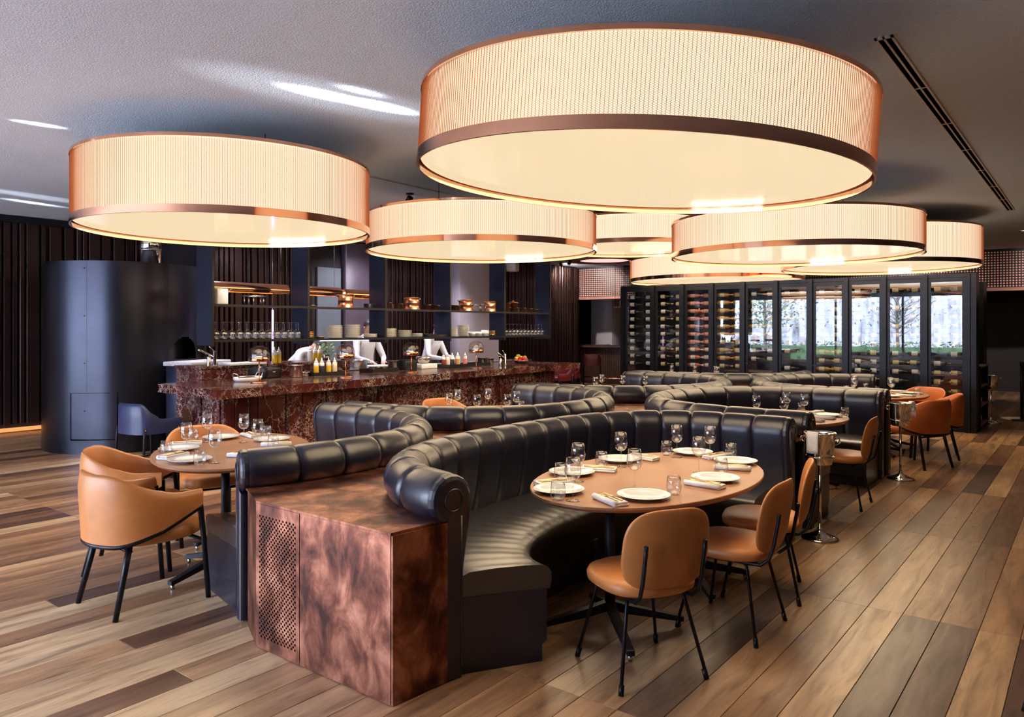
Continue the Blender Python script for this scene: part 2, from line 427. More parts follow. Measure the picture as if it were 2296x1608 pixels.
def copy_tree(root, loc, rotz, label, group=None):
    r = root.copy(); COL.objects.link(r); r.location = loc; r.rotation_euler = (0, 0, rotz)
    r['label'] = label
    if group: r['group'] = group
    for ch in TREE.get(root.name, []):
        c = ch.copy(); COL.objects.link(c); c.parent = r
        for g in TREE.get(ch.name, []):
            d = g.copy(); COL.objects.link(d); d.parent = c
    return r
TREE = {}
def remember(root):
    """note the parts of a finished thing so that it can be copied"""
    def rec(o):
        TREE[o.name] = [c for c in COL.objects if c.parent == o]
        for c in TREE[o.name]: rec(c)
    rec(root); return root
def struct(o):
    o['kind'] = 'structure'; return o
ORD = ['first', 'second', 'third', 'fourth', 'fifth', 'sixth', 'seventh', 'eighth', 'ninth', 'tenth', 'eleventh', 'twelfth', 'thirteenth', 'fourteenth', 'fifteenth', 'sixteenth', 'seventeenth', 'eighteenth', 'nineteenth', 'twentieth']
def RZ(a): return Matrix.Rotation(a, 4, 'Z')
def T(x, y, z): return Matrix.Translation((x, y, z))
import numpy as np
# ------------------------------------------------------------------ the room shell
CT, ST = math.cos(THETA), math.sin(THETA)
def depth(x, y): return x * CT + y * ST
def lateral(x, y): return x * ST - y * CT

g = Geo(); g.box(-4.2, 23, -6.2, 14, -0.08, -0.016)
floor = struct(g.obj('floor', 'wall_dark'))
PW = 0.1825
lengths = [1.15, 1.5, 1.9, 2.2]
rnd = random.Random(11)
planks = []
row = 0; y = 1.04 - 39 * PW
while y < 13.4:
    x = -4.843 + rnd.choice([0, 0, 0, 0, 0, 0.95])
    while x < 22.8:
        l = 1.9
        planks.append((x, y, l)); x += l
    y += PW
def seen(p):
    best = None
    for fx in (0.02, 0.25, 0.5, 0.75, 0.98):
        X, Y = p[0] + p[2] * fx, p[1] + PW / 2
        d = depth(X, Y)
        if d < 0.6: continue
        px = 1148 + 1687 * lateral(X, Y) / d; py = 735 + 1687 * 1.6 / d
        if -60 < px < 2360 and py < 1660:
            best = d if best is None else min(best, d)
    return best
vis = []
rest = []
for p in planks:
    d = seen(p)
    if d is None: rest.append(p)
    else: vis.append((d, p))
vis.sort(key=lambda t: t[0])
rest += [p for d, p in vis[300:]]
plank_mesh = {}
def plank_me(l):
    if l not in plank_mesh:
        gg = Geo()
        a, b2, h = 0.0011, 0.0025, 0.015
        v = [(a, a, -h), (l - a, a, -h), (l - a, PW - a, -h), (a, PW - a, -h),
             (a, a, -0.0015), (l - a, a, -0.0015), (l - a, PW - a, -0.0015), (a, PW - a, -0.0015),
             (b2, b2, 0), (l - b2, b2, 0), (l - b2, PW - b2, 0), (b2, PW - b2, 0)]
        f = [(0, 1, 5, 4), (1, 2, 6, 5), (2, 3, 7, 6), (3, 0, 4, 7), (4, 5, 9, 8), (5, 6, 10, 9), (6, 7, 11, 10), (7, 4, 8, 11), (8, 9, 10, 11)]
        gg.add(v, f); plank_mesh[l] = gg.mesh('plank', 'oak_plank')
    return plank_mesh[l]
for d, p in vis[:300]:
    link('plank', plank_me(p[2]), floor, (p[0], p[1], 0))
g = Geo()
for (x, y, l) in rest:
    a = 0.0015
    g.box(x + a, x + l - a, y + a, y + PW - a, -0.015, 0)
o = g.obj('distant_planks', 'oak_plank', floor, fix=False); o['kind'] = 'stuff'

g = Geo(); g.box(-4.2, 23, -6.2, 14, CEIL, CEIL + 0.12)
ceiling = struct(g.obj('ceiling', 'ceiling_plaster'))

# left wall and kitchen back wall: dark metal with irregular upright ribs
def rib_mesh(w, dpt, h):
    gg = Geo()
    prof = [(-w / 2, 0), (-w / 2 + 0.006, -dpt * 0.8), (-w / 2 + 0.014, -dpt), (w / 2 - 0.014, -dpt), (w / 2 - 0.006, -dpt * 0.8), (w / 2, 0)]
    gg.prism(prof, 0.0, h)
    return gg.mesh('rib', 'rib_metal')
rib_kinds = [rib_mesh(w, dp, CEIL - 0.16) for w, dp in ((0.05, 0.035), (0.08, 0.05), (0.11, 0.06), (0.15, 0.045), (0.19, 0.06))]
rib_w = [0.05, 0.08, 0.11, 0.15, 0.19]
def ribbed(wall, x0, x1, y, kinds, skip=()):
    r = random.Random(int(y * 100)); x = x0
    while x < x1:
        k = r.choice(kinds); w = rib_w[k]
        if not any(a - w / 2 < x + w / 2 < b + w / 2 for a, b in skip):
            link('rib', rib_kinds[k], wall, (x + w / 2, y, 0.12))
        x += w + r.choice([0.012, 0.02, 0.035])
g = Geo(); g.box(-4.2, 6.75, 13.2, 13.4, 0, CEIL)
wall_left = struct(g.obj('wall_left', 'wall_dark'))
ribbed(wall_left, 0.6, 6.6, 13.19, [2, 3, 4, 4, 1])
g = Geo(); g.box(-4.0, 6.7, 13.02, 13.1, 0.02, 0.07)
struct(g.obj('baseboard_left', 'warm_glow'))
g = Geo(); g.box(-4.0, 6.7, 12.98, 13.19, CEIL - 0.10, CEIL - 0.005)
struct(g.obj('trim_1', 'black_steel'))
g = Geo(); g.box(6.7, 18.0, 11.65, 11.85, 0, CEIL); g.box(6.7, 6.85, 11.85, 13.3, 0, CEIL)
wall_back = struct(g.obj('wall_back', 'wall_dark'))
ribbed(wall_back, 6.75, 17.95, 11.64, [0, 1, 1, 2, 3], skip=((8.9, 10.35), (12.6, 14.15)))
g = Geo(); g.rbox(12.68, 14.08, 11.35, 11.66, 0, CEIL - 0.01, 0.005, 1)
struct(g.obj('wall_column', 'white_paint'))
g = Geo(); g.box(8.95, 9.5, 11.60, 11.64, 0, 2.75); struct(g.obj('door_1', 'grey_door'))
g = Geo(); g.rbox(9.55, 10.3, 11.52, 11.66, 0, CEIL - 0.05, 0.005, 1); struct(g.obj('wall_pier', 'mauve_paint'))

# far bulkhead with copper studs above the openings
BH0, BH1 = Vector((18.03, 11.63)), Vector((20.35, -6.0))
bdir = (BH1 - BH0); bl = bdir.length; bdir /= bl; bang = math.atan2(bdir.y, bdir.x)
bh = thing('wall_bulkhead', 'black bulkhead covered in copper studs above the far openings', 'bulkhead', (BH0.x, BH0.y, 0), bang)
del bh['category']; del bh['label']
struct(bh)
g = Geo(); g.box(0, bl, 0.0, 0.18, 2.47, CEIL - 0.002); g.obj('panel', 'black_steel', bh)
g = Geo(); g.box(0, bl, -0.02, 0.2, 2.40, 2.47); g.obj('edge_trim', 'trim_copper', bh)
nx = int((bl - 0.1) / 0.056); nz = 14
V = []; Fq = []
ang8 = [2 * PI * k / 8 for k in range(8)]
for i in range(nx):
    for j in range(nz):
        cx_ = 0.05 + i * 0.056; cz_ = 2.505 + j * 0.056
        o0 = len(V)
        V += [(cx_ + 0.0185 * math.cos(a), 0.0, cz_ + 0.0185 * math.sin(a)) for a in ang8]
        V += [(cx_ + 0.013 * math.cos(a), -0.012, cz_ + 0.013 * math.sin(a)) for a in ang8]
        Fq += [(o0 + k, o0 + (k + 1) % 8, o0 + 8 + (k + 1) % 8, o0 + 8 + k) for k in range(8)] + [tuple(o0 + 8 + k for k in range(8))]
g = Geo(); g.add(V, Fq, False); o = g.obj('studs', 'dot_copper', bh, fix=False); o['kind'] = 'stuff'
g = Geo(); g.box(22.6, 22.9, -6.2, 14, 0, CEIL); struct(g.obj('wall_far', 'wall_dark'))
g = Geo(); g.box(6.6, 22.9, 13.6, 13.9, 0, CEIL); struct(g.obj('wall_corner', 'wall_dark'))
g = Geo(); g.rbox(20.1, 20.9, 11.75, 12.5, 0, CEIL - 0.01, 0.005, 1); struct(g.obj('wall_post', 'white_paint'))

# glazed facades behind and beside the camera
def facade(name, wname, horizontal, a0, a1, fixed, sgn):
    def bxs(gg, p0, p1, z0, z1, t0, t1):
        if horizontal: gg.box(p0, p1, fixed + t0, fixed + t1, z0, z1)
        else: gg.box(fixed + t0, fixed + t1, p0, p1, z0, z1)
    gg = Geo()
    lo, hi = (-4.2, 23) if horizontal else (-6.2, 14)
    bxs(gg, lo, hi, 2.82, CEIL, -0.1, 0.1)
    bxs(gg, lo, a0, 0, 2.82, -0.1, 0.1); bxs(gg, a1, hi, 0, 2.82, -0.1, 0.1)
    struct(gg.obj(name, 'wall_dark'))
    n = int((a1 - a0) / 2.2); st = (a1 - a0) / n
    gg = Geo()
    for i in range(n + 1):
        p = a0 + i * st; bxs(gg, p - 0.035, p + 0.035, 0, 2.82, -0.04, 0.04)
    bxs(gg, a0, a1, 2.75, 2.82, -0.04, 0.04); bxs(gg, a0, a1, 0.0, 0.06, -0.04, 0.04)
    struct(gg.obj(wname, 'black_steel'))
facade('wall_behind', 'window_1', False, 3.3, 12.7, -4.1, 1)
g = Geo(); g.box(-4.2, 23, -6.2, -6.0, 0, CEIL); struct(g.obj('wall_right', 'wall_dark'))

# ------------------------------------------------------------------ outside
g = Geo(); g.box(-40, -4.22, -30, 40, -0.3, -0.1); g.box(-4.22, 40, -40, -6.22, -0.3, -0.1)
struct(g.obj('ground', 'paving'))
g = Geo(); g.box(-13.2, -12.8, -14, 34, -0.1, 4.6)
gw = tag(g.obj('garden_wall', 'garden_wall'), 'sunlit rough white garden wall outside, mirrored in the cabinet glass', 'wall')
def leaves(gg, n, fn, size, rr):
    for _ in range(n):
        c = Vector(fn(rr)); d = Vector((rr.uniform(-1, 1), rr.uniform(-1, 1), rr.uniform(-1, 1))).normalized()
        e = d.orthogonal().normalized(); w = d.cross(e); s = size * rr.uniform(0.6, 1.3)
        gg.add([(c - e * s * 0.45)[:], (c + d * s)[:], (c + e * s * 0.45)[:], (c - d * s)[:]], [(0, 1, 2, 3)])
rr = random.Random(5)
g = Geo(); g.box(-10.15, -9.75, 0, 30, -0.1, 0.75)
hedge = tag(g.obj('hedge', 'leaf_green'), 'clipped green hedge along the garden wall, mirrored in the glass', 'hedge')
g = Geo(); leaves(g, 5200, lambda q: (q.uniform(-10.35, -9.55), q.uniform(0, 30), q.uniform(0.1, 0.98)), 0.07, rr)
o = g.obj('foliage', 'leaf_green', hedge, fix=False); o['kind'] = 'stuff'
for k, (tx, ty, lab) in enumerate(((-9.3, 12.5, 'young garden tree with sparse leaves before the garden wall'), (-10.6, 7.0, 'bare-branched garden tree throwing streaky shade on the garden wall'))):
    tr = thing('garden_tree', lab, 'tree', (tx, ty, -0.1), 0, 'trees outside the window')
    g = Geo(); g.tube([(0, 0, 0), (0.05, 0.05, 1.2), (0.0, 0.1, 2.4), (0.1, 0.0, 3.8)], 0.09, 8, r1=0.03); g.obj('trunk', 'bark', tr)
    g = Geo()
    for b in range(16 if k == 0 else 46):
        a = rr.uniform(0, 2 * PI); z0 = rr.uniform(1.2, 3.4); L0 = rr.uniform(0.8, 2.1)
        p = [Vector((0.04, 0.05, z0))]
        for s in range(4): p.append(p[-1] + Vector((math.cos(a) + rr.uniform(-.4, .4), math.sin(a) + rr.uniform(-.4, .4), rr.uniform(0.3, 1.0))) * L0 / 4)
        g.tube([q[:] for q in p], 0.022, 5, r1=0.005)
    g.obj('branches', 'bark', tr)
    g = Geo(); leaves(g, 1500 if k == 0 else 300, lambda q: (q.gauss(0, 0.9), q.gauss(0, 0.9), q.uniform(1.7, 4.4)), 0.075, rr)
    o = g.obj('foliage', 'leaf_green', tr, fix=False); o['kind'] = 'stuff'

# ------------------------------------------------------------------ drum lamps
def wire_mesh(R, h, cell, dz, wv, wd):
    n = int(2 * PI * R / cell); m = int(h / dz)
    quads = []
    an = np.arange(n) * 2 * PI / n
    def ring(a, r, z): return np.stack([r * np.cos(a), r * np.sin(a), np.broadcast_to(z, a.shape)], -1)
    da = wv / R / 2
    z0 = np.zeros(n); z1 = np.full(n, h)
    quads.append(np.stack([ring(an - da, R, z0), ring(an + da, R, z0), ring(an + da, R, z1), ring(an - da, R, z1)], 1))
    quads.append(np.stack([ring(an, R + 0.0015, z0), ring(an, R - 0.0025, z0), ring(an, R - 0.0025, z1), ring(an, R + 0.0015, z1)], 1))
    A, K = np.meshgrid(an, np.arange(m), indexing='ij'); A = A.ravel(); K = K.ravel()
    st = 2 * PI / n; zb = K * dz
    quads.append(np.stack([ring(A, R, zb), ring(A + st, R, zb + dz / 2), ring(A + st, R, zb + dz / 2 + wd), ring(A, R, zb + wd)], 1))
    quads.append(np.stack([ring(A + st, R, zb + dz / 2), ring(A, R, zb + dz), ring(A, R, zb + dz + wd), ring(A + st, R, zb + dz / 2 + wd)], 1))
    q = np.concatenate(quads); nq = len(q)
    me = bpy.data.meshes.new('wire_mesh')
    me.vertices.add(nq * 4); me.vertices.foreach_set('co', q.reshape(-1).astype(np.float32))
    me.loops.add(nq * 4); me.loops.foreach_set('vertex_index', np.arange(nq * 4, dtype=np.int32))
    me.polygons.add(nq); me.polygons.foreach_set('loop_start', np.arange(nq, dtype=np.int32) * 4)
    me.update(calc_edges=True); me.materials.append(MAT['copper_wire'])
    return me
def drum_lamp(x, y, zb, R, h, label, cell=0.018, tilt=None):
    t = thing('drum_lamp', label, 'lamp', (x, y, zb), 0, 'copper drum lamps hanging from the ceiling')
    if tilt: t.rotation_mode = 'QUATERNION'; t.rotation_quaternion = Vector((0, 0, 1)).rotation_difference(Vector(tilt).normalized())
    bnd = 0.062; n = 96
    def band(r0, r1, z0, z1):
        gg = Geo()      # four separate faces so that the corners stay crisp
        for pr in ([(r1, z0), (r1, z1)], [(r1, z1), (r0, z1)], [(r0, z1), (r0, z0)], [(r0, z0), (r1, z0)]): gg.lathe(pr, n, cap0=False, cap1=False)
        return gg
    band(R - 0.012, R, 0.0, bnd).obj('bottom_ring', 'copper_mirror', t)
    band(R - 0.010, R, h - 0.026, h).obj('top_ring', 'copper_mirror', t)
    o = link('wire_mesh', wire_mesh(R - 0.006, h - bnd - 0.03, cell, cell * 0.55, 0.0017, 0.0011), t, (0, 0, bnd + 0.002)); o['kind'] = 'stuff'
    g = Geo(); g.lathe([(R - 0.035, 0.052), (R - 0.035, h - 0.02)], n, cap0=False, cap1=False); g.obj('side_diffuser', 'lamp_side', t)
    g = Geo(); g.lathe([(0.0, 0.046), (R * 0.5, 0.046), (R - 0.013, 0.046)], n, cap0=False, cap1=False); g.obj('bottom_diffuser', 'lamp_bottom', t)
    g = Geo(); g.lathe([(R - 0.022, 0.040), (R - 0.0125, 0.040), (R - 0.0125, 0.044), (R - 0.022, 0.044)], n, cap0=False, cap1=False); g.obj('inner_lip', 'copper_mirror', t)
    g = Geo(); g.lathe([(0.0, h - 0.012), (R - 0.012, h - 0.012)], n, cap0=False, cap1=False); g.obj('top_plate', 'white_plastic', t)
    # disk light added below the bottom diffuser, boosting the lamp's own light
    d = bpy.data.lights.new('lamp_light', 'AREA'); d.shape = 'DISK'; d.size = 2 * R - 0.12; d.energy = 36.0 * R * R; d.color = (1.0, 0.74, 0.46)
    lo = bpy.data.objects.new('lamp_light', d); COL.objects.link(lo); lo.parent = t; lo.location = (0, 0, 0.034)
    for k in range(3):
        a = 0.6 + k * 2 * PI / 3
        g = Geo(); top = CEIL - zb - (0.09 if tilt else 0.004)
        p = Vector((math.cos(a) * R * 0.4, math.sin(a) * R * 0.4, h - 0.01))
        g.tube([p[:], (p.x, p.y, top)], 0.004, 6); c = g.obj('suspension_rod', 'black_steel', t)
        if tilt:
            c.rotation_mode = 'QUATERNION'
    return t
ZL = 2.47
drum_lamp(3.95, 2.15, 2.455, 1.285, 0.445, 'largest and nearest copper mesh drum lamp above the front oval table', 0.0185, tilt=(0.021, -0.064, 1))
drum_lamp(3.855, 6.287, ZL, 1.269, 0.60, 'copper mesh drum lamp at the left, in front of the round oven', 0.0185)
drum_lamp(6.74, 5.69, ZL, 1.339, 0.43, 'copper mesh drum lamp hanging over the middle of the kitchen bar', 0.02)
drum_lamp(9.48, 2.98, ZL, 1.462, 0.45, 'copper mesh drum lamp right of centre, just behind the largest one', 0.022)
drum_lamp(13.68, 5.74, ZL, 1.606, 0.42, 'copper mesh drum lamp farthest back, above the wine cabinet', 0.028)
drum_lamp(12.82, 2.72, 2.52, 1.42, 0.57, 'rightmost copper mesh drum lamp, half hidden behind its neighbour', 0.024)
drum_lamp(10.34, 5.70, 2.80, 1.2, 0.42, 'copper mesh drum lamp mostly hidden between two others at centre', 0.024)

# ceiling fittings
vt = thing('slot_diffuser', 'long white linear air vent with two black slots in the ceiling', 'air vent', (4.82, 0.94, CEIL), 0)
g = Geo()
for a, b in ((0.0, 0.014), (0.044, 0.056), (0.086, 0.10)): g.box(0, 8.25, a, b, -0.010, 0)
g.box(0, 0.03, 0, 0.10, -0.010, 0); g.box(8.22, 8.25, 0, 0.10, -0.010, 0)
g.obj('frame', 'vent_white', vt)
for a in (0.014, 0.056):
    g = Geo(); g.box(0.03, 8.22, a, a + 0.03, -0.004, -0.001); g.obj('slot', 'slot_black', vt)
for k in range(1, 7):
    g = Geo(); g.box(k * 1.18, k * 1.18 + 0.02, 0.012, 0.088, -0.008, -0.004); g.obj('bridge', 'vent_white', vt)
vt2 = thing('slot_diffuser', 'thin linear air vent in the ceiling beside the left drum lamp', 'air vent', (4.9, 6.42, CEIL), math.radians(2))
g = Geo(); g.box(0, 3.6, 0, 0.012, -0.008, 0); g.box(0, 3.6, 0.036, 0.048, -0.008, 0); g.obj('frame', 'vent_white', vt2)
g = Geo(); g.box(0, 3.6, 0.012, 0.036, -0.004, -0.001); g.obj('slot', 'slot_black', vt2)
cf = thing('ceiling_coffer', 'round pink-lit copper ring set in the ceiling near the far bar', 'ceiling light', (16.4, 9.8, CEIL), 0)
g = Geo(); g.lathe([(0.62, -0.03), (0.98, -0.03), (0.98, -0.002), (0.62, -0.002)], 48, cap0=False, cap1=False); g.obj('ring', 'trim_copper', cf)
g = Geo(); g.lathe([(0.0, -0.012), (0.63, -0.012)], 48, cap0=False, cap1=False); g.obj('glow_disc', 'pink_glow', cf)
# ------------------------------------------------------------------ serpentine banquettes
def sgnpow(c, p): return math.copysign(abs(c) ** p, c)
def u_path(u0, v0, a, b, n, sg, vs, ve, N, umin=None, umax=None):
    """U-shaped line from its left end to its right end; sg=+1 opens towards -y, -1 towards +y"""
    pts = []
    if sg * (v0 - vs) > 0:
        for i in range(12): pts.append((u0 - a, vs + (v0 - vs) * i / 12))
    for i in range(241):
        t = PI - PI * i / 240
        p = (u0 + a * sgnpow(math.cos(t), 2 / n), v0 + sg * b * abs(math.sin(t)) ** (2 / n))
        if t > PI / 2 and sg * (p[1] - vs) < -1e-6: continue
        if t < PI / 2 and sg * (p[1] - ve) < -1e-6: continue
        pts.append(p)
    if sg * (v0 - ve) > 0:
        for i in range(1, 13): pts.append((u0 + a, v0 + (ve - v0) * i / 12))
    if umin is not None:
        k = max(i for i, p in enumerate(pts) if p[0] <= umin and i < len(pts) // 2); pts = pts[k:]
    if umax is not None:
        k = min(i for i, p in enumerate(pts) if p[0] >= umax); pts = pts[:k + 1]
    return resample(pts, N)
def resample(pts, N):
    P = [Vector(p) for p in pts]; L = [0]
    for i in range(1, len(P)): L.append(L[-1] + (P[i] - P[i - 1]).length)
    out = []; k = 0
    for i in range(N):
        s = L[-1] * i / (N - 1)
        while k < len(P) - 2 and L[k + 1] < s: k += 1
        d = L[k + 1] - L[k]
        out.append(P[k].lerp(P[k + 1], (s - L[k]) / d if d > 0 else 0))
    return out
def path_len(P): return sum((P[i + 1] - P[i]).length for i in range(len(P) - 1))
def inward(P, sg):
    out = []
    for i in range(len(P)):
        t = (P[min(i + 1, len(P) - 1)] - P[max(i - 1, 0)]).normalized()
        out.append(Vector((t.y, -t.x)) * sg)
    return out
ROLLZ, ROLLR = 0.815, 0.116
PROF = [(0.045, 0.40), (0.07, 0.50), (0.09, 0.62), (0.104, 0.71)]
for k in range(14):
    a = math.radians(-8 + k * 20); PROF.append((ROLLR * math.cos(a), ROLLZ + ROLLR * math.sin(a)))
PROF += [(-0.052, 0.69), (-0.055, 0.40), (-0.055, 0.01)]
def prof_normals():
    out = []
    for i in range(len(PROF)):
        a = PROF[max(0, i - 1)]; b = PROF[min(len(PROF) - 1, i + 1)]
        d = Vector((b[0] - a[0], b[1] - a[1])).normalized(); out.append((d.y, -d.x))
    return out
PN = prof_normals()
OUTER = {}
def banquette(key, label, path, inner, sg, seams):
    N = len(path); nin = inward(path, sg)
    c = path[N // 2]
    t = thing('curved_banquette', label, 'banquette', (c.x, c.y, 0), 0, 'navy leather banquettes')
    off = Vector((c.x, c.y))
    OUTER[key] = [p - n * 0.057 for p, n in zip(path, nin)]
    def at(s):
        x = s * (N - 1); i = min(int(x), N - 2); f_ = x - i
        return path[i].lerp(path[i + 1], f_) - off, nin[i].lerp(nin[i + 1], f_).normalized()
    ns = 13
    rv = random.Random(hash(key) % 1000)
    for k in range(seams):
        g = Geo()
        jit = rv.uniform(0.8, 1.25)
        def fn(i, j):
            tt = i / (ns - 1); tt = 0.5 - 0.5 * math.cos(PI * tt)
            p, n = at((k + tt) / seams)
            pin = abs(2 * tt - 1) ** 16
            e = 0.0045 * jit * (1 - (2 * tt - 1) ** 4) - 0.013 * pin
            if j >= len(PROF) - 2: e *= 0.2
            d = PROF[j][0] + PN[j][0] * e; z = PROF[j][1] + PN[j][1] * e
            q = p + n * d
            return (q.x, q.y, z)
        g.grid(fn, ns, len(PROF)); g.obj('back_channel', 'navy_leather', t)
    # seat cushion and base
    M_ = len(path)
    W = [0.0, 0.12, 0.4, 0.7, 0.88, 0.96, 1.0, 1.0, 0.985]; Z = [0.44, 0.462, 0.470, 0.468, 0.462, 0.45, 0.425, 0.38, 0.345]
    inn = resample([p[:] for p in inner], M_)
    g = Geo()
    def fs(i, j):
        p = (path[i] + nin[i] * 0.05) - off; q = inn[i] - off; r = p.lerp(q, W[j])
        wob = 0.0016 * (math.sin(i * 1.7) + math.sin(i * 0.61 + j) + math.sin(i * 2.9 + 2 * j)) * (1 if 1 <= j <= 4 else 0)
        return (r.x, r.y, Z[j] + wob)
    g.grid(fs, M_, len(W))
    for i in (0, M_ - 1):
        o_ = len(g.v); cs = [fs(i, j) for j in range(len(W))]; cs.append((cs[0][0], cs[0][1], 0.345))
        g.add(cs, [tuple(range(len(cs)))])
    g.obj('seat_cushion', 'navy_seat', t)
    g = Geo(); W2 = [0.0, 0.95, 0.95, 0.90, 0.90]; Z2 = [0.35, 0.35, 0.10, 0.08, 0.0]
    def fb(i, j):
        p = (path[i] + nin[i] * 0.03) - off; q = inn[i] - off; r = p.lerp(q, W2[j]); return (r.x, r.y, Z2[j])
    g.grid(fb, M_, len(W2), sm=False)
    for i in (0, M_ - 1):
        cs = [fb(i, j) for j in range(len(W2))]; cs.append((cs[0][0], cs[0][1], 0.0)); g.add(cs, [tuple(range(len(cs)))])
    g.obj('seat_base', 'navy_leather', t)
    # upholstered end panels with the rolled scroll
    for i, sgn_ in ((0, -1), (N - 1, 1)):
        p = path[i] - off; n = nin[i]; tg = Vector((n.y, -n.x)) * (-sg)
        tg = (path[1] - path[0]).normalized() * -1 if i == 0 else (path[-1] - path[-2]).normalized()
        pl = [(0.06, 0.0), (0.062, 0.40)] + PROF[1:]
        g = Geo()
        for e in (0.0, 0.022):
            pass
        vv = []
        for e, s_ in ((-0.01, 1.0), (0.010, 1.0), (0.022, 0.94), (0.030, 0.80), (0.033, 0.55)):
            for d, z in pl:
                if s_ != 1.0:
                    d = d * s_; z = z if z < 0.66 else ROLLZ + (z - ROLLZ) * s_
                q = p + n * d + tg * e; vv.append((q.x, q.y, z))
        m = len(pl); ff = []
        for l in (0, 1, 2, 3): ff += [(l * m + a, l * m + (a + 1) % m, (l + 1) * m + (a + 1) % m, (l + 1) * m + a) for a in range(m)]
        ff.append(tuple(range(4 * m, 5 * m))); g.add(vv, ff, False); ep = g.obj('end_panel', 'navy_leather', t)
        g = Geo(); pts = []
        for a_ in range(20):
            an = 2 * PI * a_ / 20; q = p + n * (0.05 * math.cos(an)) + tg * 0.034; pts.append((q.x, q.y, ROLLZ + 0.05 * math.sin(an)))
        g.tube(pts, 0.006, 6, closed=True); g.obj('scroll_piping', 'navy_leather', ep)
        g = Geo(); q = p + n * 0.045 + tg * 0.027
        g.tube([(q.x, q.y, 0.74), (q.x, q.y, 0.05)], 0.009, 6); g.obj('piping', 'navy_leather', ep)
    return t
NP = 121
def seat_line(u0, v0, a, b, n, sg, vs, ve, d=0.62, **kw): return u_path(u0, v0, a - d, b - d, n, sg, vs, ve, NP, **kw)
P1R = u_path(4.12, 1.95, 1.60, 1.25, 2.9, 1, 2.32, 1.82, NP)
I1R = u_path(3.95, 1.95, 0.98, 0.56, 2.4, 1, 2.07, 1.80, NP)
P2R = u_path(7.45, 2.30, 1.25, 1.32, 2.2, 1, 1.82, 1.82, NP)
I2R = seat_line(7.45, 2.30, 1.25, 1.32, 2.2, 1, 1.82, 1.82)
P3R = u_path(10.40, 2.30, 1.40, 1.30, 2.2, 1, 1.82, 2.55, NP)
I3R = seat_line(10.40, 2.30, 1.40, 1.30, 2.2, 1, 1.98, 2.42)
P1L = u_path(2.98, 4.90, 1.30, 1.32, 2.2, -1, 5.45, 5.45, NP, umin=2.37)
I1L = seat_line(2.98, 4.90, 1.30, 1.32, 2.2, -1, 5.45, 5.45, umin=2.52)
P2L = u_path(5.86, 5.10, 1.33, 1.32, 2.2, -1, 5.42, 5.50, NP)
I2L = seat_line(5.86, 5.10, 1.33, 1.32, 2.2, -1, 5.42, 5.50)
P3L = u_path(8.85, 5.10, 1.42, 1.35, 2.2, -1, 5.40, 5.75, NP)
I3L = seat_line(8.85, 5.10, 1.42, 1.35, 2.2, -1, 5.40, 5.75)
P4L = u_path(11.95, 5.10, 1.42, 1.50, 2.2, -1, 5.75, 5.6, NP, umax=12.2)
I4L = seat_line(11.95, 5.10, 1.42, 1.50, 2.2, -1, 5.75, 5.6, umax=12.15)
B1R = banquette('1R', 'large curved navy banquette around the front oval table', P1R, I1R, 1, 18)
sp = Geo(); sp.rbox(-0.036, 0.036, -0.012, 0.0, -0.075, 0.075, 0.003, 1)
sp = sp.obj('socket_plate', 'black_steel', B1R, (3.976 - B1R.location.x, 2.452 - B1R.location.y, 0.22))
for dz in (-0.035, 0.035): Geo().rbox(-0.022, 0.022, -0.0145, -0.0115, dz - 0.022, dz + 0.022, 0.001, 1).obj('socket', 'tray_black', sp)
banquette('2R', 'curved navy banquette of the second booth on the right, by the second ice bucket', P2R, I2R, 1, 15)
banquette('3R', 'curved navy banquette of the third booth on the right, nearest the wine cabinet', P3R, I3R, 1, 15)
banquette('1L', 'curved navy banquette on the left with its rolled end beside the perforated copper panel', P1L, I1L, -1, 12)
banquette('2L', 'curved navy banquette of the second booth along the kitchen bar', P2L, I2L, -1, 16)
banquette('3L', 'curved navy banquette of the third booth along the kitchen bar', P3L, I3L, -1, 16)
banquette('4L', 'short curved navy banquette farthest back before the wine cabinet', P4L, I4L, -1, 9)

# copper-clad core between the two rows of booths
low = [Vector((2.19, 2.352)), Vector((2.47, 2.325))] + OUTER['1R'][::3] + OUTER['2R'][::3] + OUTER['3R'][::3]
up = OUTER['1L'][::3] + OUTER['2L'][::3] + OUTER['3L'][::3] + OUTER['4L'][::3]
poly = [p[:] for p in low] + [] + [p[:] for p in reversed(up)] + [(2.315, 3.60), (2.19, 3.33)]
core = thing('banquette_core', 'copper-clad plinth running between the two rows of navy booths', 'plinth', (2.19, 2.85, 0))
rel = [(x - 2.19, y - 2.85) for x, y in poly]
g = Geo(); g.prism(rel, 0.722, 0.733)
o = g.obj('top_sheet', 'copper_patina', core)
bm = bmesh.new(); bm.from_mesh(o.data); bmesh.ops.triangulate(bm, faces=[f for f in bm.faces if len(f.verts) > 4]); bm.to_mesh(o.data); bm.free()
def plate(name, p, q, z0, z1, th, mat, parent):
    p, q = Vector(p), Vector(q); t = (q - p).normalized(); n = Vector((t.y, -t.x)) * th
    gg = Geo(); a = [p, q, q + n, p + n]
    gg.prism([v[:] for v in a], z0, z1); return gg.obj(name, mat, parent)
R0 = Vector((2.19, 2.85))
def rl(x, y): return (x - 2.19, y - 2.85)
plate('front_panel', rl(2.192, 2.975), rl(2.192, 2.355), 0.004, 0.7205, -0.012, 'copper_patina', core)
plate('side_panel', rl(2.195, 2.354), rl(2.50, 2.322), 0.004, 0.7205, 0.012, 'copper_patina', core)
plate('chamfer_panel', rl(2.318, 3.60), rl(2.194, 3.332), 0.004, 0.7205, -0.012, 'copper_patina', core)
plate('backing', rl(2.23, 3.34), rl(2.23, 2.96), 0.004, 0.72, -0.004, 'slot_black', core)
g = Geo()
W0, W1, H0, H1 = 0.128, 0.478, 0.004, 0.7205     # along y (relative), height
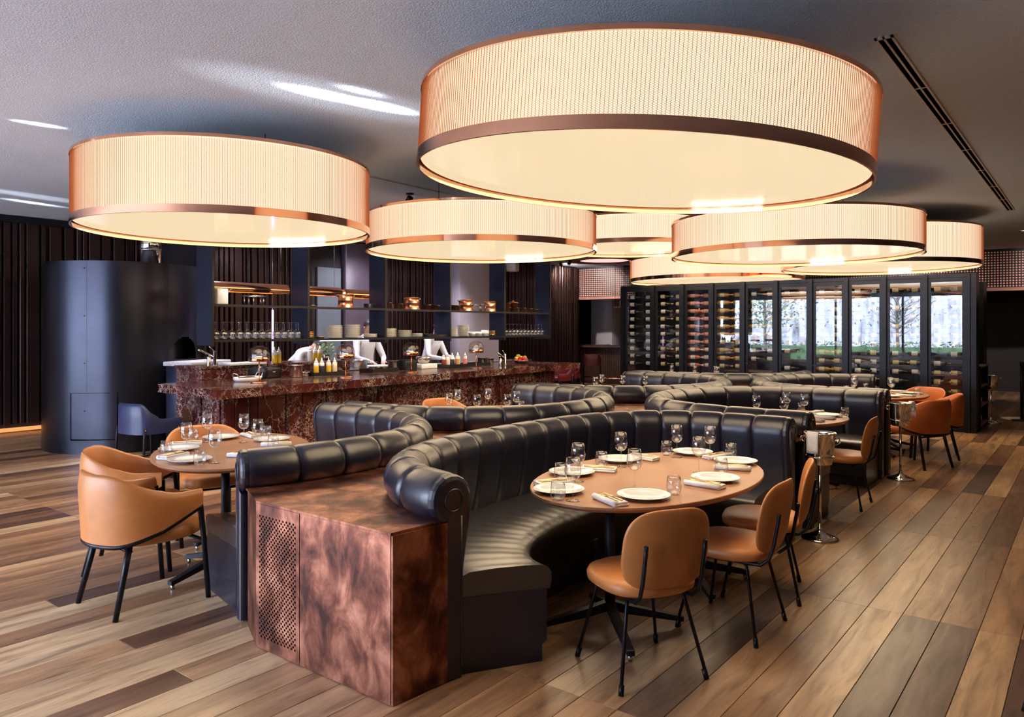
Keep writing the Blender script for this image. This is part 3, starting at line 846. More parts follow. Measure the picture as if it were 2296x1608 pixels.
cw, rh, r_ = 0.0136, 0.0254, 0.0063
ncol, nrow = 22, 24
y00 = (W0 + W1) / 2 - ncol * cw / 2
z00 = 0.052
def ring8(cy, cz, r): return [(cy + r * math.cos(a), cz + r * math.sin(a)) for a in [PI / 8 + k * PI / 4 for k in range(8)]]
for i in range(ncol):
    zo = z00 + (rh / 2 if i % 2 else 0)
    y0 = y00 + i * cw; y1 = y0 + cw
    g.add([(0, y0, H0), (0, y1, H0), (0, y1, zo), (0, y0, zo)], [(0, 1, 2, 3)])
    zt = zo + nrow * rh
    g.add([(0, y0, zt), (0, y1, zt), (0, y1, H1), (0, y0, H1)], [(0, 1, 2, 3)])
    for j in range(nrow):
        z0 = zo + j * rh; z1 = z0 + rh; cy, cz = (y0 + y1) / 2, (z0 + z1) / 2
        outer = [(y1, cz), (y1, z1), (cy, z1), (y0, z1), (y0, cz), (y0, z0), (cy, z0), (y1, z0)]
        hole = [(cy + r_ * math.cos(a), cz + r_ * math.sin(a)) for a in [k * PI / 4 for k in range(8)]]
        vv = [(0, a, b) for a, b in outer] + [(0, a, b) for a, b in hole] + [(0.004, a, b) for a, b in hole]
        ff = [(k, (k + 1) % 8, 8 + (k + 1) % 8, 8 + k) for k in range(8)] + [(8 + k, 8 + (k + 1) % 8, 16 + (k + 1) % 8, 16 + k) for k in range(8)]
        g.add(vv, ff)
g.add([(0, W0, H0), (0, y00, H0), (0, y00, H1), (0, W0, H1)], [(0, 1, 2, 3)])
g.add([(0, y00 + ncol * cw, H0), (0, W1, H0), (0, W1, H1), (0, y00 + ncol * cw, H1)], [(0, 1, 2, 3)])
g.obj('perforated_panel', 'copper_patina', core, fix=False)

# ------------------------------------------------------------------ tables
def table(x, y, rot, a, b, label, spread=0.48, group='dining tables with brown tops', arm=0.40, zt=0.745):
    t = thing('dining_table', label, 'table', (x, y, 0), rot, group)
    n = 72; g = Geo()
    def el(k, s): return (a * s * math.cos(k), b * s * math.sin(k))
    rings = [(0.0, zt), (0.6, zt), (1 - 0.003 / b, zt), (1.0, zt - 0.003), (1.0, zt - 0.014), (1 - 0.02 / b, zt - 0.032), (0.3, zt - 0.032), (0.0, zt - 0.032)]
    def fn(i, j):
        k = 2 * PI * i / n; s, z = rings[j]; q = el(k, max(s, 1e-4)); return (q[0], q[1], z)
    g.grid(fn, n, len(rings), closed_u=True, sm=False); g.obj('tabletop', 'table_laminate', t)
    cols = (-spread, spread) if spread else (0,)
    for cx_ in cols:
        g = Geo(); g.tube([(cx_, 0, 0.10), (cx_, 0, zt - 0.03)], 0.028, 10); g.obj('column', 'table_black', t)
        g = Geo(); g.box(cx_ - 0.14, cx_ + 0.14, -0.14, 0.14, zt - 0.045, zt - 0.032); g.obj('top_plate', 'table_black', t)
        for k in range(4):
            an = math.radians(48) + k * PI / 2 - 0.0
            an = PI / 4 + k * PI / 2
            M_ = T(cx_, 0, 0) @ RZ(an)
            g = Geo()
            # tapering arm falling from the column to a small glide
            v = []
            for s, zc, hh, ww in ((0.0, 0.135, 0.05, 0.022), (0.10, 0.105, 0.045, 0.021), (arm * 0.97, 0.042, 0.026, 0.019), (arm, 0.042, 0.026, 0.019)):
                v += [(s, -ww, zc - hh / 2), (s, ww, zc - hh / 2), (s, ww, zc + hh / 2), (s, -ww, zc + hh / 2)]
            f = []
            for i in range(3): f += [(i * 4 + q, i * 4 + (q + 1) % 4, i * 4 + 4 + (q + 1) % 4, i * 4 + 4 + q) for q in range(4)]
            f += [(3, 2, 1, 0), (12, 13, 14, 15)]
            g.add(v, f, False, M_)
            lg = g.obj('foot', 'table_black', t)
            g = Geo(); g.lathe([(0.012, 0.0), (0.012, 0.028), (0.006, 0.030)], 10, T(cx_, 0, 0) @ RZ(an) @ T(arm - 0.02, 0, 0)); g.obj('glide', 'steel', lg)
    return t
TZ = 0.745
table(3.95, 2.04, 0, 0.91, 0.57, 'front oval table with a brown top and seven place settings')
table(3.00, 4.83, math.radians(51), 0.81, 0.52, 'oval table at the left with tan armchairs, beside the navy booth', 0.42)
table(5.85, 4.95, 0, 0.72, 0.50, 'brown table of the second booth along the bar, mostly hidden by the navy roll', 0.3)
table(8.90, 5.05, 0, 0.72, 0.50, 'brown table of the third booth along the bar, hidden behind the far navy roll', 0.3)
table(7.35, 2.32, 0, 0.66, 0.50, 'brown table of the second booth on the right, behind the front booth', 0.28)
table(10.60, 2.22, 0, 0.72, 0.56, 'brown table with orange armchairs by the wine cabinet', 0.3)
table(11.95, 5.35, PI / 2, 0.60, 0.40, 'small brown table farthest back before the wine cabinet', 0.0)

# ------------------------------------------------------------------ chairs
def side_chair(label, loc, rot):
    """armless chair facing local +x: round padded seat, curved back on two tubes, four thin splayed legs"""
    t = thing('side_chair', label, 'chair', loc, rot, 'tan armless chairs')
    g = Geo(); n = 40
    def se(k, s, ex=2.6): return (0.02 + 0.235 * s * sgnpow(math.cos(k), 2 / ex), 0.235 * s * sgnpow(math.sin(k), 2 / ex))
    R_ = [(0.0, 0.475), (0.5, 0.477), (0.85, 0.470), (0.96, 0.458), (1.0, 0.440), (0.985, 0.415), (0.9, 0.402), (0.5, 0.398), (0.0, 0.398)]
    g.grid(lambda i, j: (*se(2 * PI * i / n, max(R_[j][0], 1e-3)), R_[j][1]), n, len(R_), closed_u=True); g.obj('seat', 'tan_leather', t)
    # back: rounded shield, curved in plan, leaning back
    g = Geo(); m = 40
    def bp(k, s, side):
        yy = 0.222 * s * sgnpow(math.cos(k), 2 / 3.5); zz = 0.182 * s * sgnpow(math.sin(k), 2 / 3.0)
        yy *= 1 - 0.02 * (zz / 0.185)
        th = 0.026 * (1 - s ** 6 * 0.85)
        x = -0.215 - 0.16 * (zz + 0.17) + 0.75 * yy * yy + (-th if side else th)
        return (x, yy, 0.628 + zz)
    ss = [0.001, 0.4, 0.7, 0.88, 0.97, 1.0]
    seq = [(s, 0) for s in ss] + [(s, 1) for s in reversed(ss)]
    g.grid(lambda i, j: bp(2 * PI * i / m, *seq[j]), m, len(seq), closed_u=True); g.obj('backrest', 'tan_leather', t)
    for s in (-1, 1):
        # upright: from under the seat, bending up behind the back
        g = Geo(); g.tube([(0.10, s * 0.13, 0.388), (-0.10, s * 0.14, 0.388), (-0.19, s * 0.145, 0.392), (-0.235, s * 0.15, 0.43), (-0.258, s * 0.15, 0.50), (-0.280, s * 0.15, 0.62), (-0.286, s * 0.15, 0.665)], 0.0095, 8); g.obj('back_tube', 'black_steel', t)
        for f_ in (-1, 1):
            g = Geo(); x1 = 0.02 + f_ * 0.215; xt = 0.02 + f_ * 0.135
            g.tube([(0.02, s * 0.10, 0.388), (xt - f_ * 0.02, s * 0.135, 0.388), (xt, s * 0.145, 0.378), (xt + f_ * 0.008, s * 0.152, 0.355), (x1, s * 0.222, 0.012)], 0.0085, 8)
            lg = g.obj('leg', 'black_steel', t)
            g = Geo(); d = Vector((x1 - xt - f_ * 0.008, s * 0.07, -0.343)).normalized(); e = Vector((x1, s * 0.222, 0.0))
            g.tube([(e - d * 0.045)[:], e[:]], 0.0125, 8); g.obj('foot_cap', 'black_steel', lg)
    g = Geo(); g.tube([(0.02 + 0.15 * math.cos(a), 0.15 * math.sin(a), 0.388) for a in [2 * PI * k / 20 for k in range(20)]], 0.0085, 6, closed=True); g.obj('seat_ring', 'black_steel', t)
    return t
sc0 = remember(side_chair('tan armless chair nearest the camera, its back to us', (3.16, 1.685, 0), math.radians(59)))
copy_tree(sc0, (3.94, 1.54, 0), math.radians(90), 'tan armless chair in the middle of the three at the front oval table')
copy_tree(sc0, (4.58, 1.60, 0), math.radians(107), 'tan armless chair beside the nearest ice bucket stand, farthest of the three')
copy_tree(sc0, (7.24, 1.82, 0), math.radians(92), 'tan armless chair standing alone at the second booth on the right')

copy_tree(sc0, (3.97, -0.03, 0), math.radians(80), 'tan armless chair almost wholly outside the right edge, one foot showing')

def armchair(label, loc, rot, mat, group):
    """tub armchair facing local +x"""
    t = thing('tub_armchair', label, 'armchair', loc, rot, group)
    g = Geo(); n = 44
    def se(k, s, ex=3.0): return (0.055 + 0.25 * s * sgnpow(math.cos(k), 2 / ex), 0.238 * s * sgnpow(math.sin(k), 2 / ex))
    R_ = [(0.0, 0.462), (0.5, 0.462), (0.86, 0.455), (0.96, 0.440), (1.0, 0.412), (0.98, 0.382), (0.86, 0.366), (0.0, 0.364)]
    g.grid(lambda i, j: (*se(2 * PI * i / n, max(R_[j][0], 1e-3)), R_[j][1]), n, len(R_), closed_u=True); g.obj('seat', mat, t)
    NS = 49
    def plan(s):
        """s in -1..1 along the wrap-around shell; returns x, y and the outward normal"""
        w = abs(s); sg_ = 1 if s >= 0 else -1
        if w < 0.62:
            a = w / 0.62 * PI / 2; return (-0.03 - 0.255 * math.cos(a) ** 0.8, sg_ * 0.275 * math.sin(a), (-math.cos(a), sg_ * math.sin(a)))
        f_ = (w - 0.62) / 0.38; return (-0.03 + f_ * 0.245, sg_ * (0.275 - 0.012 * f_), (0.0, sg_ * 1.0))
    def top(s):
        w = abs(s); k = min(1, max(0, (w - 0.18) / 0.62)); k = k * k * (3 - 2 * k); return 0.790 - 0.135 * k
    def bot(s):
        w = abs(s); k = min(1, max(0, (w - 0.30) / 0.70)); return 0.405 + 0.160 * k ** 1.35
    ring = [(0.0, -1), (0.35, -1), (0.75, -1), (0.95, -0.8), (1.0, 0.0), (0.95, 0.8), (0.75, 1), (0.35, 1), (0.0, 1)]
    g = Geo()
    def fn(i, j):
        s = -1 + 2 * i / (NS - 1); x, y, nn = plan(s); h_, o_ = ring[j]
        z = bot(s) + (top(s) - bot(s)) * h_; th = 0.024; e = o_ * th * (0.6 if h_ > 0.9 else 1)
        fl = 0.045 * (z - 0.42) * 1.2
        return (x + nn[0] * (e + fl), y + nn[1] * (e + fl), z)
    g.grid(fn, NS, len(ring))
    for i in (0, NS - 1): g.add([fn(i, j) for j in range(len(ring))], [tuple(range(len(ring)))])
    g.add([fn(i, 0) for i in range(NS)] + [fn(i, len(ring) - 1) for i in range(NS)], [(i, i + 1, NS + i + 1, NS + i) for i in range(NS - 1)])
    g.obj('shell', mat, t)
    g = Geo(); pts = []
    for i in range(NS):
        s = -1 + 2 * i / (NS - 1); x, y, nn = plan(s); pts.append((x + nn[0] * 0.012, y + nn[1] * 0.012, bot(s) - 0.012))
    g.tube(pts, 0.014, 8); g.obj('frame_rail', 'black_steel', t)
    g = Geo(); g.tube([(0.225, -0.265, 0.352), (0.225, 0.265, 0.352)], 0.011, 8); g.tube([(-0.16, -0.2, 0.355), (-0.16, 0.2, 0.355)], 0.012, 8); g.obj('cross_rail', 'black_steel', t)
    for s in (-1, 1):
        g = Geo(); g.tube([(0.212, s * 0.262, 0.60), (0.215, s * 0.266, 0.54), (0.235, s * 0.268, 0.36), (0.262, s * 0.272, 0.0)], 0.018, 10, r1=0.0145); g.obj('leg', 'black_steel', t)
        g = Geo(); g.tube([(-0.165, s * 0.20, 0.395), (-0.20, s * 0.212, 0.24), (-0.258, s * 0.232, 0.0)], 0.018, 10, r1=0.0145); g.obj('leg', 'black_steel', t)
    return t
ac0 = remember(armchair('tan tub armchair at the lower left, nearest the camera', (2.16, 4.44, 0), 0.0, 'tan_leather', 'tub armchairs'))
copy_tree(ac0, (2.47, 5.18, 0), math.radians(-36), 'tan tub armchair just behind the lower-left one, turned to the left table')
copy_tree(ac0, (3.26, 5.62, 0), math.radians(-108), 'tan tub armchair on the far side of the left oval table')
copy_tree(ac0, (6.25, 5.72, 0), math.radians(-95), 'tan tub armchair by the bar, only its back showing above the navy roll')
oc0 = remember(armchair('orange tub armchair nearest us at the table by the wine cabinet', (9.80, 1.64, 0), math.radians(62), 'orange_leather', 'tub armchairs'))
copy_tree(oc0, (10.62, 1.60, 0), math.radians(100), 'orange tub armchair behind the nearest orange one, by the wine cabinet')
copy_tree(oc0, (11.36, 1.90, 0), math.radians(160), 'orange tub armchair on the far side of the table by the wine cabinet')

def bar_stool(label, loc, rot, mat, hs=0.68):
    t = thing('bar_stool', label, 'stool', loc, rot, 'low-backed stools')
    g = Geo(); g.rbox(-0.19, 0.21, -0.20, 0.20, hs - 0.07, hs, 0.03, 3); g.obj('seat', mat, t)
    g = Geo(); NS = 33
    def plan(s):
        w = abs(s); sg_ = 1 if s >= 0 else -1
        if w < 0.5:
            a = w / 0.5 * PI / 2; return (-0.06 - 0.17 * math.cos(a) ** 0.6, sg_ * 0.225 * math.sin(a) ** 0.8, (-math.cos(a), sg_ * math.sin(a)))
        f_ = (w - 0.5) / 0.5; return (-0.06 + f_ * 0.28, sg_ * 0.225, (0, sg_))
    def topz(s):
        w = abs(s); k = min(1, max(0, (w - 0.25) / 0.35)); k = k * k * (3 - 2 * k); return hs + 0.22 - 0.165 * k
    ring = [(0.0, -1), (0.5, -1), (0.9, -1), (1.0, 0), (0.9, 1), (0.5, 1), (0.0, 1)]
    def fn(i, j):
        s = -1 + 2 * i / (NS - 1); x, y, nn = plan(s); h_, o_ = ring[j]; z0 = hs - 0.09
        return (x + nn[0] * o_ * 0.017, y + nn[1] * o_ * 0.017, z0 + (topz(s) - z0) * h_)
    g.grid(fn, NS, len(ring))
    for i in (0, NS - 1): g.add([fn(i, j) for j in range(len(ring))], [tuple(range(len(ring)))])
    g.obj('backrest', mat, t)
    for sx in (-1, 1):
        for s in (-1, 1):
            xa = 0.18 if sx > 0 else -0.19
            g = Geo(); g.tube([(xa, s * 0.225, hs - 0.02), (xa + sx * 0.005, s * 0.226, hs - 0.12), (xa + sx * 0.03, s * 0.235, 0)], 0.013, 8); lg = g.obj('leg', 'black_steel', t)
            g = Geo(); g.lathe([(0.006, 0), (0.006, 0.006), (0.003, 0.008)], 8, T(xa, s * 0.236, hs - 0.045) @ Matrix.Rotation(-s * PI / 2, 4, 'X')); g.obj('rivet', 'brass', lg)
    g = Geo(); g.tube([(0.2, -0.23, 0.24), (0.2, 0.23, 0.24), (-0.21, 0.23, 0.24), (-0.21, -0.23, 0.24)], 0.010, 6, closed=True); g.obj('foot_rail', 'black_steel', t)
    return t
bar_stool('navy leather bar stool at the left end of the marble bar', (3.82, 7.72, 0), math.radians(8), 'blue_leather', 0.62)
ms0 = remember(bar_stool('maroon stool pulled up to the right end of the marble bar', (12.1, 8.3, 0), math.radians(175), 'maroon_leather', 0.66))
copy_tree(ms0, (12.9, 8.6, 0), math.radians(200), 'maroon stool just behind the one at the right end of the marble bar')
copy_tree(ms0, (17.75, 11.0, 0), math.radians(30), 'maroon stool standing in front of the far curved timber bar')

# ------------------------------------------------------------------ tableware
def lathe_mesh(name, prof, mat, n=24, cap0=True, cap1=False):
    gg = Geo(); gg.lathe(prof, n, cap0=cap0, cap1=cap1)
    me = gg.mesh(name, mat)
    bm = bmesh.new(); bm.from_mesh(me); bmesh.ops.recalc_face_normals(bm, faces=bm.faces[:]); bm.to_mesh(me); bm.free()
    return me
wg_bowl = lathe_mesh('bowl', [(0.004, 0.098), (0.018, 0.101), (0.032, 0.114), (0.0395, 0.132), (0.0415, 0.150), (0.0385, 0.180), (0.0325, 0.212), (0.0318, 0.212), (0.0378, 0.180), (0.0407, 0.150), (0.0387, 0.132), (0.0312, 0.115), (0.0175, 0.103), (0.0, 0.101)], 'glass_clear', 28)
wg_stem = lathe_mesh('stem', [(0.036, 0.0), (0.036, 0.002), (0.016, 0.005), (0.005, 0.012), (0.0035, 0.03), (0.0035, 0.085), (0.006, 0.100)], 'glass_clear', 20)
tb_me = lathe_mesh('tumbler', [(0.0, 0.001), (0.024, 0.0), (0.034, 0.012), (0.039, 0.036), (0.037, 0.066), (0.0325, 0.094), (0.0315, 0.094), (0.036, 0.066), (0.038, 0.037), (0.033, 0.014), (0.022, 0.006), (0.0, 0.006)], 'glass_clear', 26)
pl_me = lathe_mesh('plate', [(0.0, 0.0), (0.078, 0.0), (0.082, 0.003), (0.10, 0.010), (0.134, 0.019), (0.135, 0.021), (0.132, 0.0215), (0.098, 0.0135), (0.082, 0.0065), (0.0, 0.0055)], 'porcelain', 40)
def napkin_mesh():
    gg = Geo()
    gg.rbox(-0.105, 0.105, -0.042, 0.042, 0.0, 0.014, 0.006, 2)
    gg.rbox(-0.103, 0.106, -0.036, 0.043, 0.012, 0.024, 0.005, 2)
    gg.tube([(-0.104, 0.034, 0.0145), (0.105, 0.034, 0.0145)], 0.0145, 10)
    return gg.mesh('napkin', 'linen')
np_me = napkin_mesh()
def knife_mesh():
    gg = Geo()
    gg.rbox(-0.085, 0.0, -0.006, 0.006, 0.0, 0.005, 0.002, 1)
    gg.add([(0, -0.005, 0.001), (0.085, -0.009, 0.001), (0.10, -0.003, 0.001), (0.10, 0.004, 0.001), (0, 0.005, 0.001), (0, -0.005, 0.003), (0.085, -0.009, 0.002), (0.10, -0.003, 0.002), (0.10, 0.004, 0.002), (0, 0.005, 0.003)],
           [(0, 1, 2, 3, 4), (9, 8, 7, 6, 5), (0, 5, 6, 1), (1, 6, 7, 2), (2, 7, 8, 3), (3, 8, 9, 4)])
    return gg.mesh('knife', 'brass')
def fork_mesh():
    gg = Geo()
    gg.rbox(-0.09, 0.03, -0.004, 0.004, 0.0, 0.004, 0.0015, 1); gg.rbox(0.03, 0.055, -0.011, 0.011, 0.0005, 0.0035, 0.001, 1)
    for k in range(4): gg.rbox(0.053, 0.095, -0.0105 + k * 0.0062, -0.0078 + k * 0.0062, 0.0008, 0.0032, 0.0006, 1)
    return gg.mesh('fork', 'brass')
kn_me, fk_me = knife_mesh(), fork_mesh()
wine0 = thing('wine_glass', '', 'glass', (0, 0, -5)); link('bowl', wg_bowl, wine0); link('stem', wg_stem, wine0); remember(wine0)
used0 = []
def wine_glass(x, y, z, label, group='stemmed wine glasses on the tables'):
    if not used0:
        used0.append(1); wine0.location = (x, y, z); wine0['label'] = label; wine0['group'] = group; return wine0
    return copy_tree(wine0, (x, y, z), 0, label, group)
def single(name, me, x, y, z, rot, label, cat, group): return tag(link(name, me, None, (x, y, z), rot), label, cat, group)
def setting(tname, where, plate_=None, nap=None, wine=None, tum=None, cut=True):
    """one place setting; nap = (x, y, angle in degrees)"""
    if plate_: single('dinner_plate', pl_me, *plate_, TZ, 0, 'white dinner plate at %s of %s' % (where, tname), 'plate', 'white plates on the tables')
    if nap:
        a = math.radians(nap[2])
        single('napkin', np_me, nap[0], nap[1], TZ, a, 'folded white napkin at %s of %s' % (where, tname), 'napkin', 'white napkins on the tables')
        if cut:
            for me, nm, off in ((fk_me, 'fork', 0.012), (kn_me, 'knife', -0.014)):
                single(nm, me, nap[0] - math.sin(a) * off, nap[1] + math.cos(a) * off, TZ + 0.0255, a, 'brass %s at %s of %s' % (nm, where, tname), nm, 'brass cutlery')
    if wine: wine_glass(*wine, TZ, 'stemmed wine glass at %s of %s' % (where, tname))
    if tum: single('water_tumbler', tb_me, *tum, TZ, 0, 'stemless water glass at %s of %s' % (where, tname), 'glass', 'stemless tumblers on the tables')
FT = 'the front oval table'
pls = [(3.395, 1.801), (4.035, 1.692), (4.626, 1.806), (4.781, 2.166), (4.231, 2.417), (3.686, 2.424), (3.244, 2.214)]
nps = [(3.205, 1.880, 61), (3.835, 1.665, 84), (4.40, 1.735, 105), (4.735, 1.975, 165), (4.385, 2.335, -98), (3.855, 2.345, -70), (3.37, 2.33, -30)]
wns = [(3.545, 1.935), (4.17, 1.85), (4.66, 1.99), (4.585, 2.19), (4.06, 2.31), (3.53, 2.28), (3.12, 2.045)]
tms = [(3.56, 1.715), (4.225, 1.735), (4.79, 1.90), (4.62, 2.28), (3.98, 2.40), (3.50, 2.375), (3.085, 2.11)]
def clear_of(pt, others, dmin):
    p = Vector(pt)
    for _ in range(30):
        for q in others:
            d = p - Vector(q)
            if d.length < dmin: p = Vector(q) + (d.normalized() if d.length > 1e-4 else Vector((1, 0))) * dmin
    return p[:]
wns = [clear_of(w, pls, 0.168) for w in wns]; tms = [clear_of(w, pls, 0.168) for w in tms]
wh = ['the near edge', 'the middle chair place', 'the ice bucket end', 'the right-hand end', 'the far right side', 'the far left side', 'the left-hand end']
for i in range(7): setting(FT, wh[i], pls[i], nps[i], wns[i], tms[i])
LT = 'the left oval table'
setting(LT, 'the nearest armchair place', (2.535, 4.58), (2.545, 4.80, 20), (2.60, 4.40), (2.50, 4.40))
setting(LT, 'the left-hand end', (2.72, 5.06), (2.86, 5.22, -30), (2.67, 4.87), (2.57, 4.95))
setting(LT, 'the far end', (3.20, 5.33), (3.40, 5.25, -100), (3.04, 5.25), (2.99, 5.36))
setting(LT, 'the booth side', (3.376, 4.928), (3.26, 4.70, 140), (3.20, 5.02), (3.44, 5.09))
setting(LT, 'the navy roll edge', None, (2.85, 4.46, 120), (3.08, 4.66), (3.17, 4.61))
T2L = 'the second table along the bar'
for (x, y), w in zip([(5.45, 5.02), (5.83, 5.25), (5.52, 4.72), (6.12, 5.08), (5.74, 4.52), (6.04, 4.64)], ['the left end', 'the far side', 'the near left', 'the right far side', 'the near side', 'the right end']):
    setting(T2L, w, None, None, (x, y), None)
setting(T2L, 'the middle of the right', None, None, None, (6.22, 4.72))
T3L = 'the third table along the bar'
for (x, y), w in zip([(8.47, 5.20), (8.96, 5.40), (8.96, 5.07), (9.0, 4.75)], ['the left end', 'the far side', 'the middle', 'the near side']):
    setting(T3L, w, None, None, (x, y), None)
setting(T3L, 'the far left side', None, None, None, (8.72, 5.30)); setting(T3L, 'the near right side', None, None, None, (8.8, 4.72))
T2R = 'the second booth table on the right'
setting(T2R, 'the far left', (7.25, 2.60), (7.62, 2.58, -90), (7.05, 2.55), None, False)
setting(T2R, 'the far right', None, (7.80, 2.22, 175), (7.63, 2.45), (7.80, 2.36), False)
setting(T2R, 'the near left', None, (7.13, 2.06, 80), (7.02, 2.28), None, False)
setting(T2R, 'the near right', (7.62, 2.06), (7.38, 2.03, 85), (7.50, 2.24), (7.62, 1.90), False)
T3R = 'the table by the wine cabinet'
setting(T3R, 'the far left', None, (10.35, 2.55, -90), (10.25, 2.45), (10.5, 2.60), False)
setting(T3R, 'the far right', (10.95, 2.35), None, (10.85, 2.58), (11.10, 2.50), False)
setting(T3R, 'the near left', (10.22, 2.02), (10.42, 1.88, 70), (10.5, 2.06), None, False)
setting(T3R, 'the near right', (10.85, 1.90), (11.08, 2.08, 100), (10.75, 2.12), (10.68, 1.80), False)
T4L = 'the farthest small table'
for (x, y), w in zip([(11.85, 5.75), (11.9, 5.35), (12.05, 5.05), (11.9, 4.95)], ['the left side', 'the middle', 'the right side', 'the near side']):
    setting(T4L, w, None, None, (x, y), None)

# ------------------------------------------------------------------ marble kitchen bar
BA = math.atan2(0.32, 7.10)
bar = thing('marble_bar', 'long dark red marble bar with pale veins in front of the open kitchen', 'bar counter', (4.08, 6.87, 0), BA)
g = Geo(); g.prism([(0, 0), (7.13, 0), (7.13, 1.34), (0.155, 1.34)], 0.885, 0.98); g.obj('countertop', 'rosso_marble', bar)
g = Geo(); g.box(0.24, 6.55, 0.24, 0.98, 0.0, 0.885); g.obj('carcass', 'tray_black', bar)
r = random.Random(3); x = 0.20
while x < 6.5:
    w = r.choice([0.10, 0.14, 0.18, 0.22]); d = r.choice([0.0, 0.018, 0.034])
    g = Geo(); g.rbox(x + 0.003, x + w - 0.003, 0.16 + d, 0.235, 0.0, 0.885, 0.004, 1, sm=False); g.obj('marble_slab', 'rosso_marble', bar)
    if r.random() < 0.5:
        g = Geo(); g.box(x + w - 0.002, x + w + 0.006, 0.19, 0.232, 0.0, 0.885); g.obj('metal_strip', 'blue_steel', bar)
    x += w
for k, (a, b) in enumerate(((0.26, 0.42), (0.42, 0.60), (0.60, 0.80), (0.80, 0.97))):
    g = Geo(); g.rbox(0.20 + 0.012 * (k % 2), 0.238, a + 0.003, b - 0.003, 0.0, 0.885, 0.004, 1, sm=False); g.obj('marble_slab', 'rosso_marble', bar)
rb = thing('raised_bench', 'raised marble bench behind the left end of the bar', 'bench', (4.78, 8.40, 0))
g = Geo(); g.rbox(0, 2.3, 0, 0.62, 1.10, 1.135, 0.004, 1, sm=False); g.obj('top', 'rosso_marble', rb)
g = Geo(); g.rbox(0.02, 2.28, 0.02, 0.60, 0.0, 1.10, 0.004, 1, sm=False); g.obj('body', 'rosso_marble', rb)
kb = thing('kitchen_bench', 'pale stone preparation bench behind the bar where the cooks stand', 'bench', (7.3, 8.75, 0))
g = Geo(); g.rbox(0, 4.6, 0, 0.42, 0.93, 0.98, 0.004, 1, sm=False); g.obj('top', 'steel', kb)
g = Geo(); g.box(0.02, 4.58, 0.03, 0.40, 0.0, 0.93); g.obj('body', 'tray_black', kb)

BZ = 0.981
# copper dome table lamps
def dome_lamp(x, y, label):
    t = thing('dome_lamp', label, 'table lamp', (x, y, BZ), 0, 'copper dome lamps on the bar')
    g = Geo(); g.lathe([(0.098, 0.0), (0.10, 0.004), (0.098, 0.010), (0.02, 0.014), (0.0, 0.014)], 32); g.obj('base', 'copper_mirror', t)
    g = Geo(); g.tube([(0, 0, 0.012), (0, 0, 0.275)], 0.0065, 10); g.obj('stem', 'copper_mirror', t)
    g = Geo(); g.lathe([(0.0, 0.235), (0.104, 0.235), (0.108, 0.24), (0.108, 0.285), (0.104, 0.288), (0.0, 0.288)], 32); g.obj('copper_bowl', 'copper_mirror', t)
    pr = [(0.112, 0.235), (0.114, 0.26), (0.113, 0.31)]
    for k in range(1, 9):
        a = k / 8 * PI / 2; pr.append((0.113 * math.cos(a) ** 0.75, 0.31 + 0.105 * math.sin(a)))
    g = Geo(); g.lathe(pr, 36, cap0=False, cap1=False); g.obj('glass_dome', 'glass_dome', t)
    g = Geo(); g.lathe([(0.0, 0.290), (0.03, 0.290), (0.03, 0.296), (0.0, 0.297)], 16); g.obj('light_disc', 'white_glow', t)
    return t
dl = remember(dome_lamp(4.96, 7.476, 'copper dome lamp at the left end of the bar, by the roasting pan'))
copy_tree(dl, (6.16, 7.43, BZ), 0, 'copper dome lamp on the bar right of the four oil bottles')
copy_tree(dl, (7.40, 7.53, BZ), 0, 'copper dome lamp on the bar left of the six sauce bottles')
copy_tree(dl, (8.74, 7.49, BZ), 0, 'copper dome lamp on the bar nearest the tap and fruit bowl')

def place(name, label, cat, x, y, z, rot=0, group=None): return thing(name, label, cat, (x, y, z), rot, group)
# squeeze bottles: body, cap, nozzle
sq_cache = {}
def squeeze(x, y, z, fill, label, s=1.0):
    t = place('squeeze_bottle', label, 'bottle', x, y, z, 0, 'squeeze bottles on the bar')
    if fill not in sq_cache:
        a = Geo().lathe([(0.031, 0.0), (0.033, 0.004), (0.033, 0.105), (0.032, 0.112)], 18).mesh('body', fill)
        b = Geo().lathe([(0.0325, 0.112), (0.033, 0.14), (0.026, 0.155)], 18, cap0=False).mesh('shoulder', 'squeeze_clear')
        c = Geo().lathe([(0.022, 0.155), (0.022, 0.172), (0.010, 0.178), (0.003, 0.215)], 14).mesh('nozzle', 'squeeze_clear')
        sq_cache[fill] = (a, b, c)
    for nm, me in zip(('body', 'shoulder', 'nozzle'), sq_cache[fill]): link(nm, me, t)
    t.scale = (s, s, s)
    return t
for (x, y), m, lab in zip([(6.14, 7.99), (6.23, 7.99), (6.34, 7.99), (6.43, 7.98)], ['sauce_yellow', 'sauce_dark', 'sauce_yellow', 'sauce_cream'],
                          ['squeeze bottle of yellow oil at the left end of the first bar tray', 'squeeze bottle of dark soy in the first bar tray', 'squeeze bottle of yellow oil beside the cream one in the first tray', 'squeeze bottle of cream dressing at the right end of the first tray']):
    squeeze(x, y, BZ + 0.012, m, lab)
for (x, y), m, lab in zip([(8.62, 8.06), (8.70, 8.04), (8.78, 8.02), (8.88, 8.00), (8.96, 8.06), (9.05, 7.99)], ['sauce_red', 'sauce_cream', 'sauce_dark', 'sauce_mustard', 'squeeze_clear', 'sauce_pink'],
                          ['squeeze bottle of dark red sauce, leftmost in the second tray', 'squeeze bottle of cream sauce beside the dark red one', 'squeeze bottle with dark sauce at its foot in the second tray', 'squeeze bottle of brown mustard in the second tray', 'clear squeeze bottle between mustard and pink', 'squeeze bottle of pink sauce, rightmost in the second tray']):
    squeeze(x, y, BZ + 0.012, m, lab)
for (x, y), lab in zip([(5.83, 8.45), (5.91, 8.47)], ['tall bottle of yellow oil on the raised bench, left of two', 'tall bottle of yellow oil on the raised bench, right of two']):
    squeeze(x, y, 1.1365, 'sauce_yellow', lab)
